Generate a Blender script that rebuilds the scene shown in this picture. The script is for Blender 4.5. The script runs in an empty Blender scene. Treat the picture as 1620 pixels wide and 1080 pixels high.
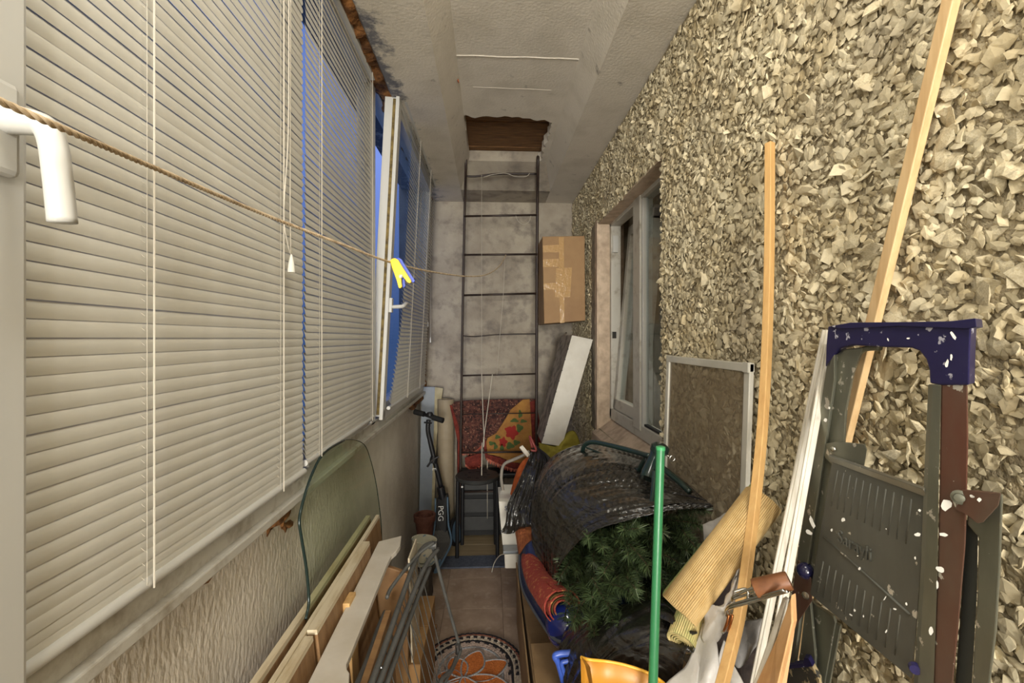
import bpy, bmesh, math, random
import numpy as np
from mathutils import Vector, Matrix, noise
random.seed(7)
rng = np.random.default_rng(11)
PI = math.pi
V = Vector
scene = bpy.context.scene
COL = scene.collection

# ------------------------------------------------------------------ camera
EYE = V((0.0, 0.0, 1.48))
FPX = 720.0
TH = math.atan(35.0 / 720.0)
cam_d = bpy.data.cameras.new('camera')
cam = bpy.data.objects.new('camera', cam_d)
COL.objects.link(cam)
cam_d.sensor_width = 36.0
cam_d.lens = 16.0
cam_d.shift_y = -5.0 / 1620.0
cam_d.clip_start = 0.02
cam.location = EYE
cam.rotation_euler = (PI / 2, 0, -TH)
scene.camera = cam

# ------------------------------------------------------------------ world, lamps, exposure
scene.view_settings.view_transform = 'Standard'
scene.view_settings.look = 'None'
scene.view_settings.gamma = 1.0
scene.view_settings.use_curve_mapping = False
scene.view_settings.exposure = 0.08
world = bpy.data.worlds.new('dusk_sky')
scene.world = world
world.use_nodes = True
wn = world.node_tree
wn.nodes.clear()
w_out = wn.nodes.new('ShaderNodeOutputWorld')
w_bg = wn.nodes.new('ShaderNodeBackground')
w_tc = wn.nodes.new('ShaderNodeTexCoord')
w_sep = wn.nodes.new('ShaderNodeSeparateXYZ')
w_rmp = wn.nodes.new('ShaderNodeValToRGB')
wn.links.new(w_tc.outputs['Generated'], w_sep.inputs[0])
wn.links.new(w_sep.outputs['Z'], w_rmp.inputs[0])
wn.links.new(w_rmp.outputs[0], w_bg.inputs[0])
wn.links.new(w_bg.outputs[0], w_out.inputs[0])
w_rmp.color_ramp.elements[0].position = 0.0
w_rmp.color_ramp.elements[0].color = (0.05, 0.10, 0.26, 1)
w_rmp.color_ramp.elements[1].position = 0.35
w_rmp.color_ramp.elements[1].color = (0.20, 0.30, 0.78, 1)
w_bg.inputs[1].default_value = 1.0

def area_lamp(name, loc, rot, size, power, col, size_y=None):
    l = bpy.data.lights.new(name, 'AREA')
    l.shape = 'RECTANGLE'
    l.size = size
    l.size_y = size_y or size
    l.energy = power
    l.color = col
    o = bpy.data.objects.new(name, l)
    COL.objects.link(o)
    o.location = loc
    o.rotation_euler = rot
    return o
# added unseen fill lights behind and overhead, and the flash beside the camera
area_lamp('ambient_fill', (0.05, -4.0, 1.45), (PI / 2 + 0.12, 0, 0), 1.0, 240, (1.0, 0.975, 0.92), 1.5)  # added broad light standing in for the ambient light
area_lamp('overhead_fill', (0.10, 0.35, 2.60), (PI * 0.13, 0, 0), 0.35, 7.5, (1.0, 0.97, 0.89))  # added light out of frame, lifts the floor and the pile
area_lamp('camera_flash', (-0.14, -0.60, 1.85), (PI / 2 + 0.1, 0, 0), 0.10, 4.5, (1.0, 0.98, 0.92))

# ------------------------------------------------------------------ helpers
def P(px, py, X=None, Y=None, Z=None, T=None):
    """world point seen at photo pixel (px,py) at a given plane"""
    a = (px - 810.0) / FPX
    b = (535.0 - py) / FPX
    d = V((math.sin(TH) + a * math.cos(TH), math.cos(TH) - a * math.sin(TH), b))
    if X is not None: t = X / d.x
    elif Y is not None: t = Y / d.y
    elif Z is not None: t = (Z - EYE.z) / d.z
    else: t = T
    return EYE + d * t

def s2l(c):
    r = []
    for v in c:
        v = v / 255.0
        r.append(v / 12.92 if v <= 0.04045 else ((v + 0.055) / 1.055) ** 2.4)
    return (r[0], r[1], r[2], 1.0)

def mat(name, col, rough=0.7, metal=0.0, col2=None, nscale=8.0, lo=0.4, hi=0.65, detail=6.0,
        bump=0.0, bscale=60.0, stretch=None, bstretch=None, spec=0.5, coat=0.0, island=0.0,
        bdist=0.01, col3=None, n3scale=30.0, lo3=0.55, hi3=0.6, sheen=0.0, trans=0.0):
    m = bpy.data.materials.new(name)
    m.use_nodes = True
    nt = m.node_tree
    bs = nt.nodes['Principled BSDF']
    bs.inputs['Roughness'].default_value = rough
    bs.inputs['Metallic'].default_value = metal
    bs.inputs['Specular IOR Level'].default_value = spec
    bs.inputs['Coat Weight'].default_value = coat
    if trans: bs.inputs['Transmission Weight'].default_value = trans
    c1 = s2l(col)
    bs.inputs['Base Color'].default_value = c1
    tc = nt.nodes.new('ShaderNodeTexCoord')
    def mapped(st):
        if st is None: return tc.outputs['Object']
        mp = nt.nodes.new('ShaderNodeMapping')
        mp.inputs['Scale'].default_value = st
        nt.links.new(tc.outputs['Object'], mp.inputs[0])
        return mp.outputs[0]
    last = None
    def layer(prev, c, sc, l, h, st):
        n = nt.nodes.new('ShaderNodeTexNoise')
        n.inputs['Scale'].default_value = sc
        n.inputs['Detail'].default_value = detail
        n.inputs['Roughness'].default_value = 0.6
        nt.links.new(mapped(st), n.inputs['Vector'])
        r = nt.nodes.new('ShaderNodeMapRange')
        r.inputs['From Min'].default_value = l
        r.inputs['From Max'].default_value = h
        nt.links.new(n.outputs['Fac'], r.inputs['Value'])
        mx = nt.nodes.new('ShaderNodeMix')
        mx.data_type = 'RGBA'
        nt.links.new(r.outputs[0], mx.inputs[0])
        if prev is None: mx.inputs[6].default_value = c1
        else: nt.links.new(prev, mx.inputs[6])
        mx.inputs[7].default_value = s2l(c)
        return mx.outputs[2]
    if col2 is not None: last = layer(None, col2, nscale, lo, hi, stretch)
    if col3 is not None: last = layer(last, col3, n3scale, lo3, hi3, None)
    if island:
        g = nt.nodes.new('ShaderNodeNewGeometry')
        oi = nt.nodes.new('ShaderNodeObjectInfo')
        ad = nt.nodes.new('ShaderNodeMath'); ad.operation = 'ADD'
        nt.links.new(g.outputs['Random Per Island'], ad.inputs[0])
        nt.links.new(oi.outputs['Random'], ad.inputs[1])
        fr = nt.nodes.new('ShaderNodeMath'); fr.operation = 'FRACT'
        nt.links.new(ad.outputs[0], fr.inputs[0])
        hs = nt.nodes.new('ShaderNodeHueSaturation')
        mr = nt.nodes.new('ShaderNodeMapRange')
        mr.inputs['To Min'].default_value = 1.0 - island
        mr.inputs['To Max'].default_value = 1.0 + island * 0.55
        nt.links.new(fr.outputs[0], mr.inputs['Value'])
        nt.links.new(mr.outputs[0], hs.inputs['Value'])
        if last is None: hs.inputs['Color'].default_value = c1
        else: nt.links.new(last, hs.inputs['Color'])
        last = hs.outputs[0]
    if last is not None: nt.links.new(last, bs.inputs['Base Color'])
    if bump:
        n = nt.nodes.new('ShaderNodeTexNoise')
        n.inputs['Scale'].default_value = bscale
        n.inputs['Detail'].default_value = 5.0
        nt.links.new(mapped(bstretch), n.inputs['Vector'])
        b = nt.nodes.new('ShaderNodeBump')
        b.inputs['Strength'].default_value = bump
        b.inputs['Distance'].default_value = bdist
        nt.links.new(n.outputs['Fac'], b.inputs['Height'])
        nt.links.new(b.outputs[0], bs.inputs['Normal'])
    return m

def glass_mat(name, col, rough=0.0, mix=0.85, tint=(1, 1, 1)):
    m = bpy.data.materials.new(name)
    m.use_nodes = True
    nt = m.node_tree
    nt.nodes.clear()
    out = nt.nodes.new('ShaderNodeOutputMaterial')
    tr = nt.nodes.new('ShaderNodeBsdfTransparent')
    gl = nt.nodes.new('ShaderNodeBsdfGlossy')
    gl.inputs['Roughness'].default_value = rough
    tr.inputs[0].default_value = s2l(col)
    fr = nt.nodes.new('ShaderNodeFresnel')
    fr.inputs['IOR'].default_value = 1.5
    ml = nt.nodes.new('ShaderNodeMath'); ml.operation = 'MULTIPLY'
    ml.inputs[1].default_value = mix
    ge = nt.nodes.new('ShaderNodeNewGeometry')
    iv = nt.nodes.new('ShaderNodeMath'); iv.operation = 'SUBTRACT'; iv.inputs[0].default_value = 1.0
    nt.links.new(ge.outputs['Backfacing'], iv.inputs[1])
    m2 = nt.nodes.new('ShaderNodeMath'); m2.operation = 'MULTIPLY'
    nt.links.new(fr.outputs[0], m2.inputs[0]); nt.links.new(iv.outputs[0], m2.inputs[1])
    nt.links.new(m2.outputs[0], ml.inputs[0])
    mx = nt.nodes.new('ShaderNodeMixShader')
    nt.links.new(ml.outputs[0], mx.inputs[0])
    nt.links.new(tr.outputs[0], mx.inputs[1])
    nt.links.new(gl.outputs[0], mx.inputs[2])
    nt.links.new(mx.outputs[0], out.inputs[0])
    return m

class G:
    """collects geometry in world coordinates"""
    def __init__(s): s.v = []; s.f = []
    def add(s, vs, fs):
        n = len(s.v)
        s.v += [V(v) for v in vs]
        s.f += [tuple(i + n for i in f) for f in fs]
        return s
    def box(s, lo, hi):
        x0, y0, z0 = lo; x1, y1, z1 = hi
        return s.hexa([(x0, y0, z0), (x1, y0, z0), (x1, y1, z0), (x0, y1, z0)],
                      [(x0, y0, z1), (x1, y0, z1), (x1, y1, z1), (x0, y1, z1)])
    def hexa(s, b, t):
        return s.add(list(b) + list(t), [(3, 2, 1, 0), (4, 5, 6, 7), (0, 1, 5, 4), (1, 2, 6, 5), (2, 3, 7, 6), (3, 0, 4, 7)])
    def prism(s, outline, thick):
        n = len(outline); t = V(thick)
        a = [V(p) for p in outline]; b = [p + t for p in a]
        fs = [tuple(range(n)), tuple(range(2 * n - 1, n - 1, -1))]
        fs += [((i + 1) % n, i, i + n, (i + 1) % n + n) for i in range(n)]
        return s.add(a + b, fs)
    def bar(s, p, q, w, d, side=(1, 0, 0)):
        """rectangular bar from p to q; w along 'side', d across it"""
        p = V(p); q = V(q); ax = (q - p).normalized(); u = V(side); u = (u - ax * u.dot(ax)).normalized(); v = ax.cross(u)
        c = [u * (w / 2) * i + v * (d / 2) * j for i, j in ((-1, -1), (1, -1), (1, 1), (-1, 1))]
        return s.hexa([p + k for k in c], [q + k for k in c])
    def tube(s, pts, r, n=10, closed=False, flat=None):
        pts = [V(p) for p in pts]; m = len(pts)
        rr = r if hasattr(r, '__len__') else [r] * m
        up = None; rings = []
        for i, p in enumerate(pts):
            if closed: t = (pts[(i + 1) % m] - pts[i - 1]).normalized()
            else: t = (pts[min(i + 1, m - 1)] - pts[max(i - 1, 0)]).normalized()
            if up is None:
                up = V((0, 0, 1)) if abs(t.z) < 0.9 else V((1, 0, 0))
            up = (up - t * up.dot(t)).normalized(); sd = t.cross(up)
            f = flat or 1.0
            rings.append([p + (up * math.cos(2 * PI * k / n) * f + sd * math.sin(2 * PI * k / n)) * rr[i] for k in range(n)])
        vs = [q for g in rings for q in g]; fs = []
        last = m if closed else m - 1
        for i in range(last):
            j = (i + 1) % m
            for k in range(n):
                l = (k + 1) % n
                fs.append((i * n + k, i * n + l, j * n + l, j * n + k))
        if not closed:
            fs.append(tuple(range(n - 1, -1, -1)))
            fs.append(tuple(range((m - 1) * n, m * n)))
        return s.add(vs, fs)
    def lathe(s, c, prof, n=32, axis=(0, 0, 1), cap=True):
        """prof: list of (radius, height) along axis from c"""
        ax = V(axis).normalized(); u = ax.orthogonal().normalized(); w = ax.cross(u); c = V(c)
        vs = []; m = len(prof)
        for r, h in prof:
            for k in range(n):
                a = 2 * PI * k / n
                vs.append(c + ax * h + (u * math.cos(a) + w * math.sin(a)) * r)
        fs = [(i * n + k, i * n + (k + 1) % n, (i + 1) * n + (k + 1) % n, (i + 1) * n + k) for i in range(m - 1) for k in range(n)]
        if cap:
            fs.append(tuple(range(n - 1, -1, -1))); fs.append(tuple(range((m - 1) * n, m * n)))
        return s.add(vs, fs)
    def grid(s, fn, nu, nv, thick=None, wrap=False):
        vs = [V(fn(i / nu, j / nv)) for j in range(nv + 1) for i in range(nu + 1)]
        k = nu + 1
        fs = [(j * k + i, j * k + i + 1, (j + 1) * k + i + 1, (j + 1) * k + i) for j in range(nv) for i in range(nu)]
        return s.add(vs, fs)

def new_mesh(name, vs, fs, m=None, smooth=False, off=V((0, 0, 0))):
    me = bpy.data.meshes.new(name)
    me.from_pydata([tuple(V(v) - off) for v in vs], [], fs)
    if m is not None: me.materials.append(m)
    bm = bmesh.new(); bm.from_mesh(me)
    bmesh.ops.recalc_face_normals(bm, faces=bm.faces)
    bm.to_mesh(me); bm.free()
    if smooth:
        for p in me.polygons: p.use_smooth = True
    me.update()
    return me

def autosmooth(o, deg=40):
    me = o.data
    for p in me.polygons: p.use_smooth = True
    me.set_sharp_from_angle(angle=math.radians(deg))

WORLD = {}
def tag(o, label=None, cat=None, group=None, kind=None):
    if label: o['label'] = label
    if cat: o['category'] = cat
    if group: o['group'] = group
    if kind: o['kind'] = kind
    return o

def base_of(vs):
    xs = [v.x for v in vs]; ys = [v.y for v in vs]; zs = [v.z for v in vs]
    return V(((min(xs) + max(xs)) / 2, (min(ys) + max(ys)) / 2, min(zs)))

def obj(name, g, m, parent=None, smooth=False, bevel=0.0, auto=None, origin=None, solid=0.0):
    """links collected geometry as ONE mesh object; its origin is its own base"""
    off = V(origin) if origin is not None else base_of(g.v)
    me = new_mesh(name, g.v, g.f, m, smooth, off)
    o = bpy.data.objects.new(name, me)
    COL.objects.link(o)
    WORLD[o.name] = off.copy()
    if parent is not None:
        o.parent = parent
        o.location = off - WORLD[parent.name]
    else:
        o.location = off
    if auto: autosmooth(o, auto)
    if solid:
        md = o.modifiers.new('thickness', 'SOLIDIFY'); md.thickness = solid; md.offset = 0
    if bevel:
        md = o.modifiers.new('bevel', 'BEVEL'); md.width = bevel; md.segments = 2; md.limit_method = 'ANGLE'
        md.angle_limit = math.radians(35)
    return o

def empty(name, loc, label=None, cat=None, group=None):
    o = bpy.data.objects.new(name, None)
    o.empty_display_size = 0.05
    COL.objects.link(o)
    o.location = loc
    WORLD[o.name] = V(loc)
    return tag(o, label, cat, group)

def struct(name, g, m, parent=None, **k):
    o = obj(name, g, m, parent, **k)
    if parent is None: o['kind'] = 'structure'
    return o

def link_copy(o, parent=None, delta=None, loc=None):
    c = o.copy(); COL.objects.link(c)
    c.parent = parent
    if loc is not None: c.location = loc
    elif delta is not None: c.location = o.location + V(delta)
    WORLD[c.name] = WORLD.get(parent.name, V((0, 0, 0))) + c.location if parent else c.location.copy()
    return c

def spline(pts, n=8):
    """catmull-rom through points"""
    pts = [V(p) for p in pts]; out = []
    for i in range(len(pts) - 1):
        p0 = pts[max(i - 1, 0)]; p1 = pts[i]; p2 = pts[i + 1]; p3 = pts[min(i + 2, len(pts) - 1)]
        for k in range(n):
            t = k / n
            out.append(0.5 * ((2 * p1) + (p2 - p0) * t + (2 * p0 - 5 * p1 + 4 * p2 - p3) * t * t + (3 * p1 - p0 - 3 * p2 + p3) * t ** 3))
    out.append(pts[-1])
    return out

def lerp(a, b, t): return V(a) * (1 - t) + V(b) * t
def fn(p, s=1.0, o=0.0): return noise.noise(V(p) * s + V((o, o * 1.7, o * 0.3)))

# ------------------------------------------------------------------ materials
M = {}
M['ceiling'] = mat('ceiling_whitewash', (220, 212, 197), 0.9, col2=(204, 196, 180), nscale=5, lo=0.45, hi=0.7, bump=0.5, bscale=90, bdist=0.004,
                   col3=(120, 112, 102), n3scale=14, lo3=0.64, hi3=0.78)
M['mould'] = mat('mouldy_whitewash', (170, 162, 150), 0.9, col2=(92, 90, 92), nscale=11, lo=0.42, hi=0.6, bump=0.6, bscale=110, bdist=0.004)
M['far'] = mat('grimy_whitewash', (178, 168, 150), 0.9, col2=(142, 131, 116), nscale=2.2, lo=0.42, hi=0.68, bump=0.5, bscale=70, bdist=0.004,
               col3=(116, 108, 100), n3scale=10, lo3=0.50, hi3=0.75)
M['stucco'] = mat('brushed_stucco', (212, 203, 187), 0.9, col2=(194, 184, 167), nscale=4, bump=0.55, bscale=85, bstretch=(1.0, 1.0, 0.55), bdist=0.008)
M['mortar'] = mat('gravel_mortar', (182, 168, 138), 0.95, col2=(150, 138, 112), nscale=30, bump=1.0, bscale=120, bdist=0.01)
M['stone'] = mat('limestone_chip', (216, 204, 172), 0.85, col2=(190, 174, 138), nscale=9, lo=0.4, hi=0.65, island=0.22, bump=0.35, bscale=150, bdist=0.003,
                 col3=(158, 146, 122), n3scale=3.0, lo3=0.55, hi3=0.75)
M['plaster'] = mat('pinkish_plaster', (205, 184, 160), 0.9, col2=(170, 150, 128), nscale=14, bump=0.5, bscale=60, bdist=0.004)
M['grime_plaster'] = mat('grey_plaster_edge', (150, 140, 122), 0.95, col2=(118, 108, 94), nscale=20, bump=0.9, bscale=70, bdist=0.006)
M['pvc'] = mat('white_window_plastic', (204, 203, 197), 0.32, col2=(200, 198, 190), nscale=3)
M['pvc_dirty'] = mat('dusty_window_plastic', (196, 192, 180), 0.4, col2=(150, 140, 122), nscale=16, lo=0.52, hi=0.75)
M['rubber'] = mat('ochre_foam_seal', (132, 112, 62), 0.8, col2=(80, 66, 34), nscale=40)
M['black_rubber'] = mat('black_rubber', (24, 24, 24), 0.7)
M['foam'] = mat('aged_mounting_foam', (150, 100, 50), 0.85, col2=(92, 58, 28), nscale=16, lo=0.4, hi=0.65, bump=0.9, bscale=50, bdist=0.01)
M['slat'] = mat('cream_blind_slat', (214, 211, 200), 0.42, col2=(205, 201, 188), nscale=6)
M['cord'] = mat('off_white_cord', (198, 190, 174), 0.85)
M['rope'] = mat('beige_twisted_rope', (205, 184, 152), 0.9, col2=(160, 136, 104), nscale=60)
M['yellow_pl'] = mat('yellow_plastic', (248, 206, 24), 0.35)
M['blue_pl'] = mat('blue_plastic', (62, 84, 190), 0.35)
M['tassel'] = mat('clear_plastic', (222, 218, 206), 0.2)
M['glass'] = glass_mat('window_glass', (236, 242, 244), 0.0, 0.9)
M['sheet_glass'] = glass_mat('greenish_glass_sheet', (243, 247, 240), 0.0, 0.35)
M['glass_edge'] = mat('dark_green_glass_edge', (34, 48, 44), 0.15)
M['film'] = mat('dull_film', (120, 132, 150), 0.3)
# ================================================================== THE SETTING
CE = 2.57        # lower face of the ceiling ribs
XL, XR = -0.55, 0.667
Y0, Y1 = -4.4, 3.65

# ceiling: two ribs, sunk panel between them, sloped end, opening of the hatch
def ext_y(poly, ya, yb):
    return G().prism([(x, ya, z) for x, z in poly], (0, yb - ya, 0))
mc = M['ceiling']
nt = mc.node_tree
bsd = nt.nodes['Principled BSDF']
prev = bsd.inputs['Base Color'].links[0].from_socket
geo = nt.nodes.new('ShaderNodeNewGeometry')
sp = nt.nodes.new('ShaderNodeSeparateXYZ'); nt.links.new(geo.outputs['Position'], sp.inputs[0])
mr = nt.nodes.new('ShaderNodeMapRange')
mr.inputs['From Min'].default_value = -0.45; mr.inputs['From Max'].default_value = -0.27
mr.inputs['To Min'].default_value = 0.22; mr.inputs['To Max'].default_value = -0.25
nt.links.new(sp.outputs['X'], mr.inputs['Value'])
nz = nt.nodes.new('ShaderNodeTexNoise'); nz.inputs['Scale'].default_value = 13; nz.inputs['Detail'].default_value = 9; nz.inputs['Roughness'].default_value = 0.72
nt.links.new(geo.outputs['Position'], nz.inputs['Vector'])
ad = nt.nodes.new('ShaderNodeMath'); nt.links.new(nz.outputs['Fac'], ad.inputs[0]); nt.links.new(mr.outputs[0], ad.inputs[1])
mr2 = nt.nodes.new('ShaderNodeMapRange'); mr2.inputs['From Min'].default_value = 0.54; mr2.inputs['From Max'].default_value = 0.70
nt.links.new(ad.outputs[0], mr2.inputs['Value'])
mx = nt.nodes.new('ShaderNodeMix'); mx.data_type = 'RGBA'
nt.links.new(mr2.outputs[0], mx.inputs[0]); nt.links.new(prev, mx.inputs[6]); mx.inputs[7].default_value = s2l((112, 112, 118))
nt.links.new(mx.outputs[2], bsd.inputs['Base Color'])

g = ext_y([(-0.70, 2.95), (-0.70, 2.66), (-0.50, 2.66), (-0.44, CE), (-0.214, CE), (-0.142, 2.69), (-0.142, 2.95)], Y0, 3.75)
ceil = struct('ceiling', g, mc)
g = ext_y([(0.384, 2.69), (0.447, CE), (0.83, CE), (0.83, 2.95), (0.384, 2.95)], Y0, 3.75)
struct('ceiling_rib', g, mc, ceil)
g = G().prism([(-0.22, 3.11, 2.69), (-0.22, 3.36, CE + 0.001), (-0.22, 3.75, CE + 0.001), (-0.22, 3.75, 2.95), (-0.22, 3.30, 2.95), (-0.22, 3.30, 2.78), (-0.22, 3.11, 2.76)], (0.68, 0, 0))
struct('ceiling_end', g, M['far'], ceil)
# sunk panel with a ragged far edge and ragged side ledges
edge = []
n = 26
for i in range(n + 1):
    x = -0.142 + 0.526 * i / n
    y = 2.49 + 0.035 * noise.noise((x * 18, 3.1, 0)) + (0.0 if x < 0.2 else (x - 0.2) * 0.35)
    edge.append((x, y))
out = [(-0.142, Y0)] + [(0.384, Y0)] + list(reversed(edge))
g = G().prism([(x, y, 2.69) for x, y in out], (0, 0, 0.07))
struct('ceiling_panel', g, mc, ceil)
def ledge(xa, sgn, w0):
    pts = []
    for i in range(25):
        y = 2.42 + 0.72 * i / 24
        pts.append((xa + sgn * (w0 + 0.016 * noise.noise((y * 22, xa * 9, 0)) + 0.006 * ((i * 7) % 3)), y))
    o2 = [(xa, 2.41)] + [(xa, 3.14)] + list(reversed(pts))
    return G().prism([(x, y, 2.6912) for x, y in o2], (0, 0, 0.06))
struct('ceiling_ledge', ledge(-0.160, 1, 0.004), mc, ceil)
struct('ceiling_ledge', ledge(0.384, -1, 0.030), mc, ceil)
g = G().tube([(x, 1.955 + 0.004 * noise.noise((x * 9, 0, 0)), 2.6905) for x in np.linspace(-0.145, 0.387, 24)], 0.0035, 6)
struct('ceiling_seam', g, mc, ceil)
g = G().tube([(x, 2.20 + 0.03 * x + 0.006 * noise.noise((x * 7, 4, 0)), 2.6905) for x in np.linspace(-0.08, 0.30, 20)], 0.0018, 6)
struct('ceiling_seam', g, mc, ceil)
chip = mat('rust_spot', (150, 84, 50), 0.9)
c = P(711, 151, Z=2.68)
g = G().lathe((-0.150, 2.12, 2.672), [(0.004, 0), (0.010, 0.002), (0.008, 0.006)], 8, axis=(0.9, 0, 0.3))
struct('ceiling_spot', g, chip, ceil)

# boards closing the hatch from above
wood_old = mat('old_brown_board', (146, 106, 64), 0.85, col2=(84, 56, 32), nscale=5, stretch=(1.5, 22, 22), lo=0.35, hi=0.65, bump=0.6, bscale=9, bstretch=(1.2, 20, 20), bdist=0.01)
hb = None
for i in range(5):
    ya = 2.36 + i * 0.175
    g = G().box((-0.24, ya, 2.765 + 0.004 * (i % 2)), (0.50, ya + 0.171, 2.80))
    o = obj('hatch_board' if i == 0 else 'plank', g, wood_old, hb, bevel=0.003)
    if i == 0: hb = o; tag(o, kind='structure'); o.name = 'trim_1'; WORLD['trim_1'] = o.location.copy()

# far wall
wf = struct('wall_far', G().box((-0.72, Y1, -0.02), (0.83, Y1 + 0.12, 2.95)), M['far'])
struct('wall_back', G().box((-0.72, Y0 - 0.12, -0.02), (0.83, Y0, 2.95)), M['ceiling'])

# floor: sheet with marbled tiles laid as separate pieces
M['floor'] = mat('marbled_brown_floor', (178, 156, 136), 0.5, col2=(140, 118, 100), nscale=9, stretch=(1, 1, 1), lo=0.35, hi=0.7, detail=9, col3=(198, 178, 160), n3scale=18, lo3=0.55, hi3=0.8)
fl = struct('floor', G().box((-0.70, Y0, -0.03), (0.83, 3.75, -0.004)), mat('dark_joint', (70, 58, 48), 0.8))
i = 0
for iy in range(9):
    for ix in range(4):
        xa = -0.57 + ix * 0.32; ya = 0.9 + iy * 0.32
        if ya > 3.62: continue
        g = G().box((xa, ya, -0.006), (xa + 0.318, min(ya + 0.318, 3.66), 0.0))
        obj('tile', g, M['floor'], fl)

# left parapet, stucco
def zpar(y): return 1.035 + 0.035 * max(0.0, min(1.0, (y - 1.8) / 1.8))
g = G()
g.prism([(XL, Y0, 0), (XL, 3.66, 0), (XL, 3.66, zpar(3.66)), (XL, 1.8, zpar(1.8)), (XL, Y0, 1.035)], (-0.14, 0, 0))
wl = struct('wall_left', g, M['stucco'])
struct('wall_left_panel', G().box((-0.60, Y0, 1.035), (-0.53, 0.30, 2.66)), M['pvc'], wl)

# right wall of exposed stone chips around the window opening
OY0, OY1, OZ0, OZ1 = 1.735, 2.768, 0.93, 2.185
g = G()
g.box((XR, Y0, 0), (0.80, OY0, 2.60)).box((XR, OY1, 0), (0.80, 3.75, 2.60))
g.box((XR, OY0, 0), (0.80, OY1, OZ0)).box((XR, OY0, OZ1), (0.80, OY1, 2.60))
wr = struct('wall_right', g, M['mortar'])

def ragged(pts_in, pts_out, m, name, dx, x0=XR, amp=0.012, cl=False):
    vs = []; k = len(pts_in)
    o1 = []
    for i, (y, z) in enumerate(pts_out):
        o1.append((y + amp * noise.noise((y * 30, z * 30, 1)), z + amp * noise.noise((y * 30, z * 30, 9))))
    g = G()
    for i in range(k - 1):
        a, b, c, d = pts_in[i], pts_in[i + 1], o1[i + 1], o1[i]
        g.hexa([(x0 + 0.004, a[0], a[1]), (x0 + 0.004, b[0], b[1]), (x0 + 0.004, c[0], c[1]), (x0 + 0.004, d[0], d[1])],
               [(x0 - dx, a[0], a[1]), (x0 - dx, b[0], b[1]), (x0 - dx, c[0], c[1]), (x0 - dx, d[0], d[1])])
    return struct(name, g, m, wr)
zs = np.linspace(OZ0 - 0.02, OZ1 + 0.02, 40)
ragged([(OY1 - 0.002, z) for z in zs], [(OY1 + 0.055, z) for z in zs], M['plaster'], 'plaster_edge', 0.010, amp=0.03)
ragged([(OY1 + 0.03, z) for z in zs], [(OY1 + 0.17, z) for z in zs], M['grime_plaster'], 'plaster_patch', 0.006, amp=0.05)
# plastered inner faces of the opening
g = G().box((XR - 0.002, OY1 - 0.006, OZ0), (0.80, OY1 + 0.004, OZ1))
struct('reveal_plaster', g, M['plaster'], wr)
g = G().prism([(XR - 0.035, OY0, OZ0 - 0.02), (0.80, OY0, OZ0 + 0.10), (0.80, OY1 + 0.03, OZ0 + 0.09), (XR - 0.035, OY1 + 0.03, OZ0 - 0.03)], (0, 0, -0.05))
struct('sill_plaster', g, M['plaster'], wr)
g = G().box((XR - 0.002, OY0, OZ1 - 0.006), (0.80, OY1, OZ1 + 0.002))
struct('soffit_plaster', g, M['plaster'], wr)

# ---- stone chips: the largest nearby ones as parts, the rest one mass
def chip_template(seed):
    bm = bmesh.new()
    bmesh.ops.create_icosphere(bm, subdivisions=1, radius=1.0)
    r = random.Random(seed)
    sx, sy, sz = 1.0, r.uniform(0.5, 0.85), r.uniform(0.16, 0.30)
    for v in bm.verts:
        k = r.uniform(0.60, 1.30)
        v.co = V((v.co.x * sx * k, v.co.y * sy * k, v.co.z * sz * r.uniform(0.8, 1.1)))
    co = np.array([v.co[:] for v in bm.verts]); fa = np.array([[v.index for v in f.verts] for f in bm.faces])
    bm.free()
    return co, fa
TPL = [chip_template(100 + i) for i in range(14)]
def rotmats(n):
    """thin side (local z) turned mostly towards -X, tilted at random"""
    spin = rng.uniform(0, 2 * PI, n); tilt = np.abs(rng.normal(0, 0.48, n)).clip(0, 1.35); az = rng.uniform(0, 2 * PI, n)
    nx = -np.cos(tilt); ny = np.sin(tilt) * np.cos(az); nz = np.sin(tilt) * np.sin(az)
    N = np.stack([nx, ny, nz], 1)
    U = np.stack([np.zeros(n), np.cos(spin), np.sin(spin)], 1)
    U = U - N * (U * N).sum(1, keepdims=True); U /= np.linalg.norm(U, axis=1, keepdims=True)
    W = np.cross(N, U)
    return np.stack([U, W, N], 2)
sp_ = 0.0118
ys = np.arange(0.12, 3.64, sp_); zs_ = np.arange(0.25, 2.56, sp_)
yy, zz = np.meshgrid(ys, zs_)
yy = yy.ravel() + rng.uniform(-0.7, 0.7, yy.size) * sp_; zz = zz.ravel() + rng.uniform(-0.7, 0.7, zz.size) * sp_
keep = ~((yy > OY0 + 0.003) & (yy < OY1 + 0.16) & (zz > OZ0 - 0.02) & (zz < OZ1 + 0.004))
keep &= ~((zz > OZ1 - 0.03) & (zz < OZ1 + 0.004) & (yy > OY0) & (yy < OY1 + 0.16))
keep &= (zz < 2.56) & ~((zz < 0.65) & (yy > 1.3))
keep &= ~((yy > 2.768) & (yy < 2.93 + 0.02 * np.sin(zz * 30)) & (zz < OZ1) & (zz > 0.9))
yy = yy[keep]; zz = zz[keep]
n = yy.size
size = np.exp(rng.normal(math.log(0.0102), 0.42, n)).clip(0.004, 0.024)
size *= np.where(yy > 2.7, 0.72, 1.0)
xx = XR - rng.uniform(-0.002, 0.007, n)
R = rotmats(n); tid = rng.integers(0, len(TPL), n)
near = np.where((yy > 0.42) & (yy < 0.86) & (zz > 1.25) & (zz < 2.15))[0]
near = near[np.argsort(-size[near] / (yy[near] ** 1.0))][:300]
is_near = np.zeros(n, bool); is_near[near] = True
tm = []
for k, (co, fa) in enumerate(TPL):
    me = new_mesh('stone', [V(c) for c in co], [tuple(int(q) for q in f) for f in fa], M['stone'])
    tm.append(me)
wr_loc = WORLD['wall_right']
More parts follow.
